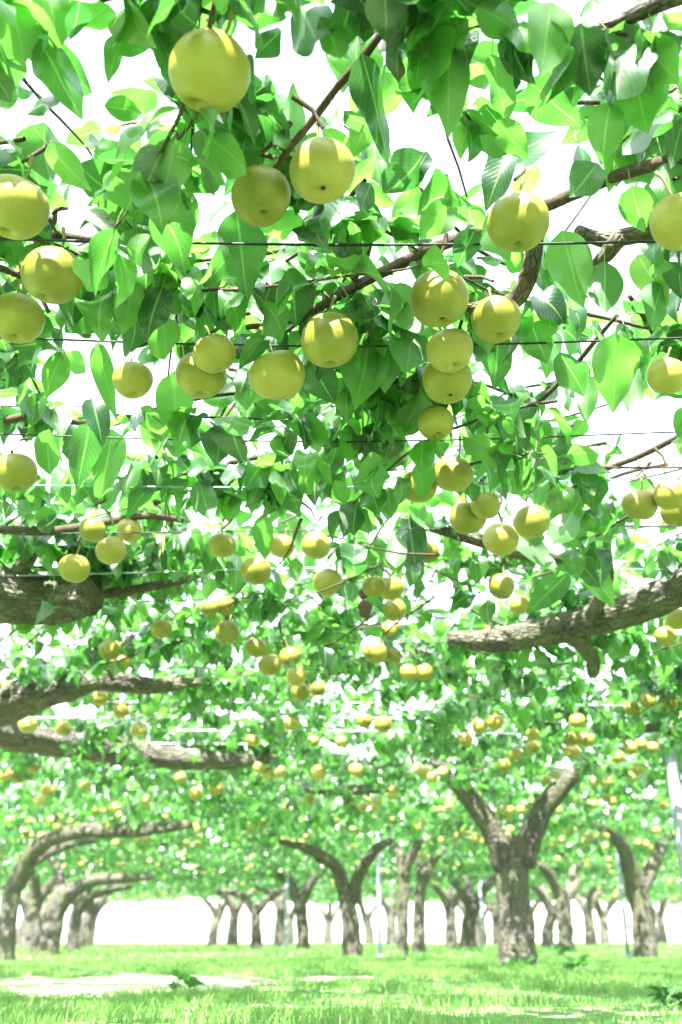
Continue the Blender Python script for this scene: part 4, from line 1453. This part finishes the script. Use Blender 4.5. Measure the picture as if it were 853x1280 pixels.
# ------------------------------------------------------------------ grass and weeds
def grass(name, n, yr, hgt, wid, sun_strip=True):
    # more blades close by
    a = RNG.random(n)
    y = np.sqrt(yr[0] ** 2 + a * (yr[1] ** 2 - yr[0] ** 2))
    x = RNG.uniform(-1, 1, n) * (0.40 * y + 1.0)
    # tufts
    tx = np.sin(x * 5.1 + 2 * np.sin(y * 2.3)) + np.sin(y * 4.3 + 1.7 * np.sin(x * 1.9)) + 0.8 * np.sin(x * 1.3 + y * 0.8)
    keep = RNG.random(n) < np.clip(0.62 + 0.22 * tx, 0.12, 1)
    bare = sun_strip_amount(x, y)
    keep &= ~((bare > 0) & (RNG.random(n) > np.clip(0.9 - bare * 0.55, 0.38, 1)))  # fewer blades where the painted stripe of sunlight lies
    x, y, tx = x[keep], y[keep], tx[keep]
    n = len(x)
    gh = 0.018 * np.sin(x * 0.9 + 1) + 0.016 * np.sin(y * 0.7) + 0.012 * np.sin(x * 0.37 - y * 0.53)
    h = hgt * RNG.uniform(0.45, 1.25, n) * (1 + 0.25 * tx)
    h = np.maximum(h, hgt * 0.3)
    h = np.where(sun_strip_amount(x, y) > -0.1, h * 0.55, h)
    w = wid * RNG.uniform(0.6, 1.3, n)
    az = RNG.uniform(0, 6.283, n); fa = RNG.uniform(0, 6.283, n)
    ln = h * RNG.uniform(0.2, 0.9, n)
    bx, by = np.cos(fa) * w, np.sin(fa) * w
    lx, ly = np.cos(az) * ln, np.sin(az) * ln
    V = np.empty((n, 5, 3))
    V[:, 0] = np.column_stack([x - bx, y - by, gh - 0.01]); V[:, 1] = np.column_stack([x + bx, y + by, gh - 0.01])
    V[:, 2] = np.column_stack([x - bx * 0.75 + lx * 0.4, y - by * 0.75 + ly * 0.4, gh + h * 0.62]); V[:, 3] = np.column_stack([x + bx * 0.75 + lx * 0.4, y + by * 0.75 + ly * 0.4, gh + h * 0.62])
    V[:, 4] = np.column_stack([x + lx, y + ly, gh + h])
    q = np.array([0, 1, 3, 2, 2, 3, 4])
    Fc = (q[None] + (np.arange(n) * 5)[:, None]).ravel()
    S = np.tile([4, 3], n)
    rnd = np.repeat(np.clip(RNG.beta(2.2, 2.6, n) + 0.05 * tx, 0, 1), 5)
    return mesh_from(name, V.reshape(-1, 3), Fc, S, M_GRASS, rnd=rnd)


tag(link('grass', grass('grass', 260000, (2.6, 13), 0.034, 0.0024)), 'bright green grass growing under the pear trees', 'grass', kind='stuff')
tag(link('far_grass', grass('far_grass', 90000, (13, 47), 0.06, 0.008)), 'green grass farther down the orchard aisle', 'grass', kind='stuff')


def weed(P, n, ln, wd, label, name='weed'):
    e = link(name, None); e.location = P
    tag(e, label, 'weed')
    for k in range(n):
        a = k * 2.4 + random.uniform(-0.4, 0.4)
        el = math.radians(random.uniform(15, 65))
        d = np.array([[math.cos(a) * math.cos(el), math.sin(a) * math.cos(el), math.sin(el)]])
        nr = np.array([[-math.cos(a) * math.sin(el), -math.sin(a) * math.sin(el), math.cos(el)]])
        B, Dd, Nq = frames(d, nr)
        L_ = ln * random.uniform(0.6, 1.2)
        leaf_object(e, np.zeros(3), np.array((math.cos(a) * 0.03, math.sin(a) * 0.03, random.uniform(0.0, 0.06))), B[0], Dd[0], Nq[0], L_, L_ * wd, random.choice([1, 3, 4, 7]))


p = at_d(650, 1205, 9.0)
weed(Vector((p.x - 0.05, 8.85, 0.0)), 22, 0.16, 0.2, 'spiky weed clump at the foot of the stout forked tree')
weed(Vector((p.x + 0.42, 8.8, 0.0)), 18, 0.12, 0.35, 'broad-leaved weed a step beside the stout forked tree')
p = on_z(228, 1244, 0.0)
weed(Vector((p.x, p.y, 0.0)), 16, 0.085, 0.4, 'small broad-leaved weed standing at the edge of the pale sunlit strip')
p = on_z(840, 1262, 0.0)
weed(Vector((p.x, p.y, 0.0)), 34, 0.06, 0.5, 'bushy dark weed in the open grass')
p = at_d(700, 1180, 17)
weed(Vector((p.x, 17.0, 0.0)), 16, 0.26, 0.4, 'leafy weed in front of the olive trunk')

# ------------------------------------------------------------------ thin haze volume added to veil the distance like lens glare
HAZE = 0.0008
hm = bpy.data.materials.new('haze'); hm.use_nodes = True
hm.node_tree.nodes.clear()
ho = hm.node_tree.nodes.new('ShaderNodeOutputMaterial')
pv = hm.node_tree.nodes.new('ShaderNodeVolumePrincipled')
pv.inputs['Color'].default_value = (0.96, 0.98, 1.0, 1)
pv.inputs['Density'].default_value = HAZE
pv.inputs['Anisotropy'].default_value = 0.0
hm.node_tree.links.new(pv.outputs[0], ho.inputs['Volume'])
x0, x1, y0, y1, z0, z1 = -405, 405, -405, 405, -1.2, 2.9
hv = [(x, y, z) for z in (z0, z1) for (x, y) in ((x0, y0), (x1, y0), (x1, y1), (x0, y1))]
hf = [(0, 3, 2, 1), (4, 5, 6, 7), (0, 1, 5, 4), (1, 2, 6, 5), (2, 3, 7, 6), (3, 0, 4, 7)]
tag(link('haze', mesh_from('haze', hv, np.array(hf).ravel(), [4] * 6, hm, smooth=False)), 'thin added haze imitating lens glare over the orchard', 'haze', kind='stuff')
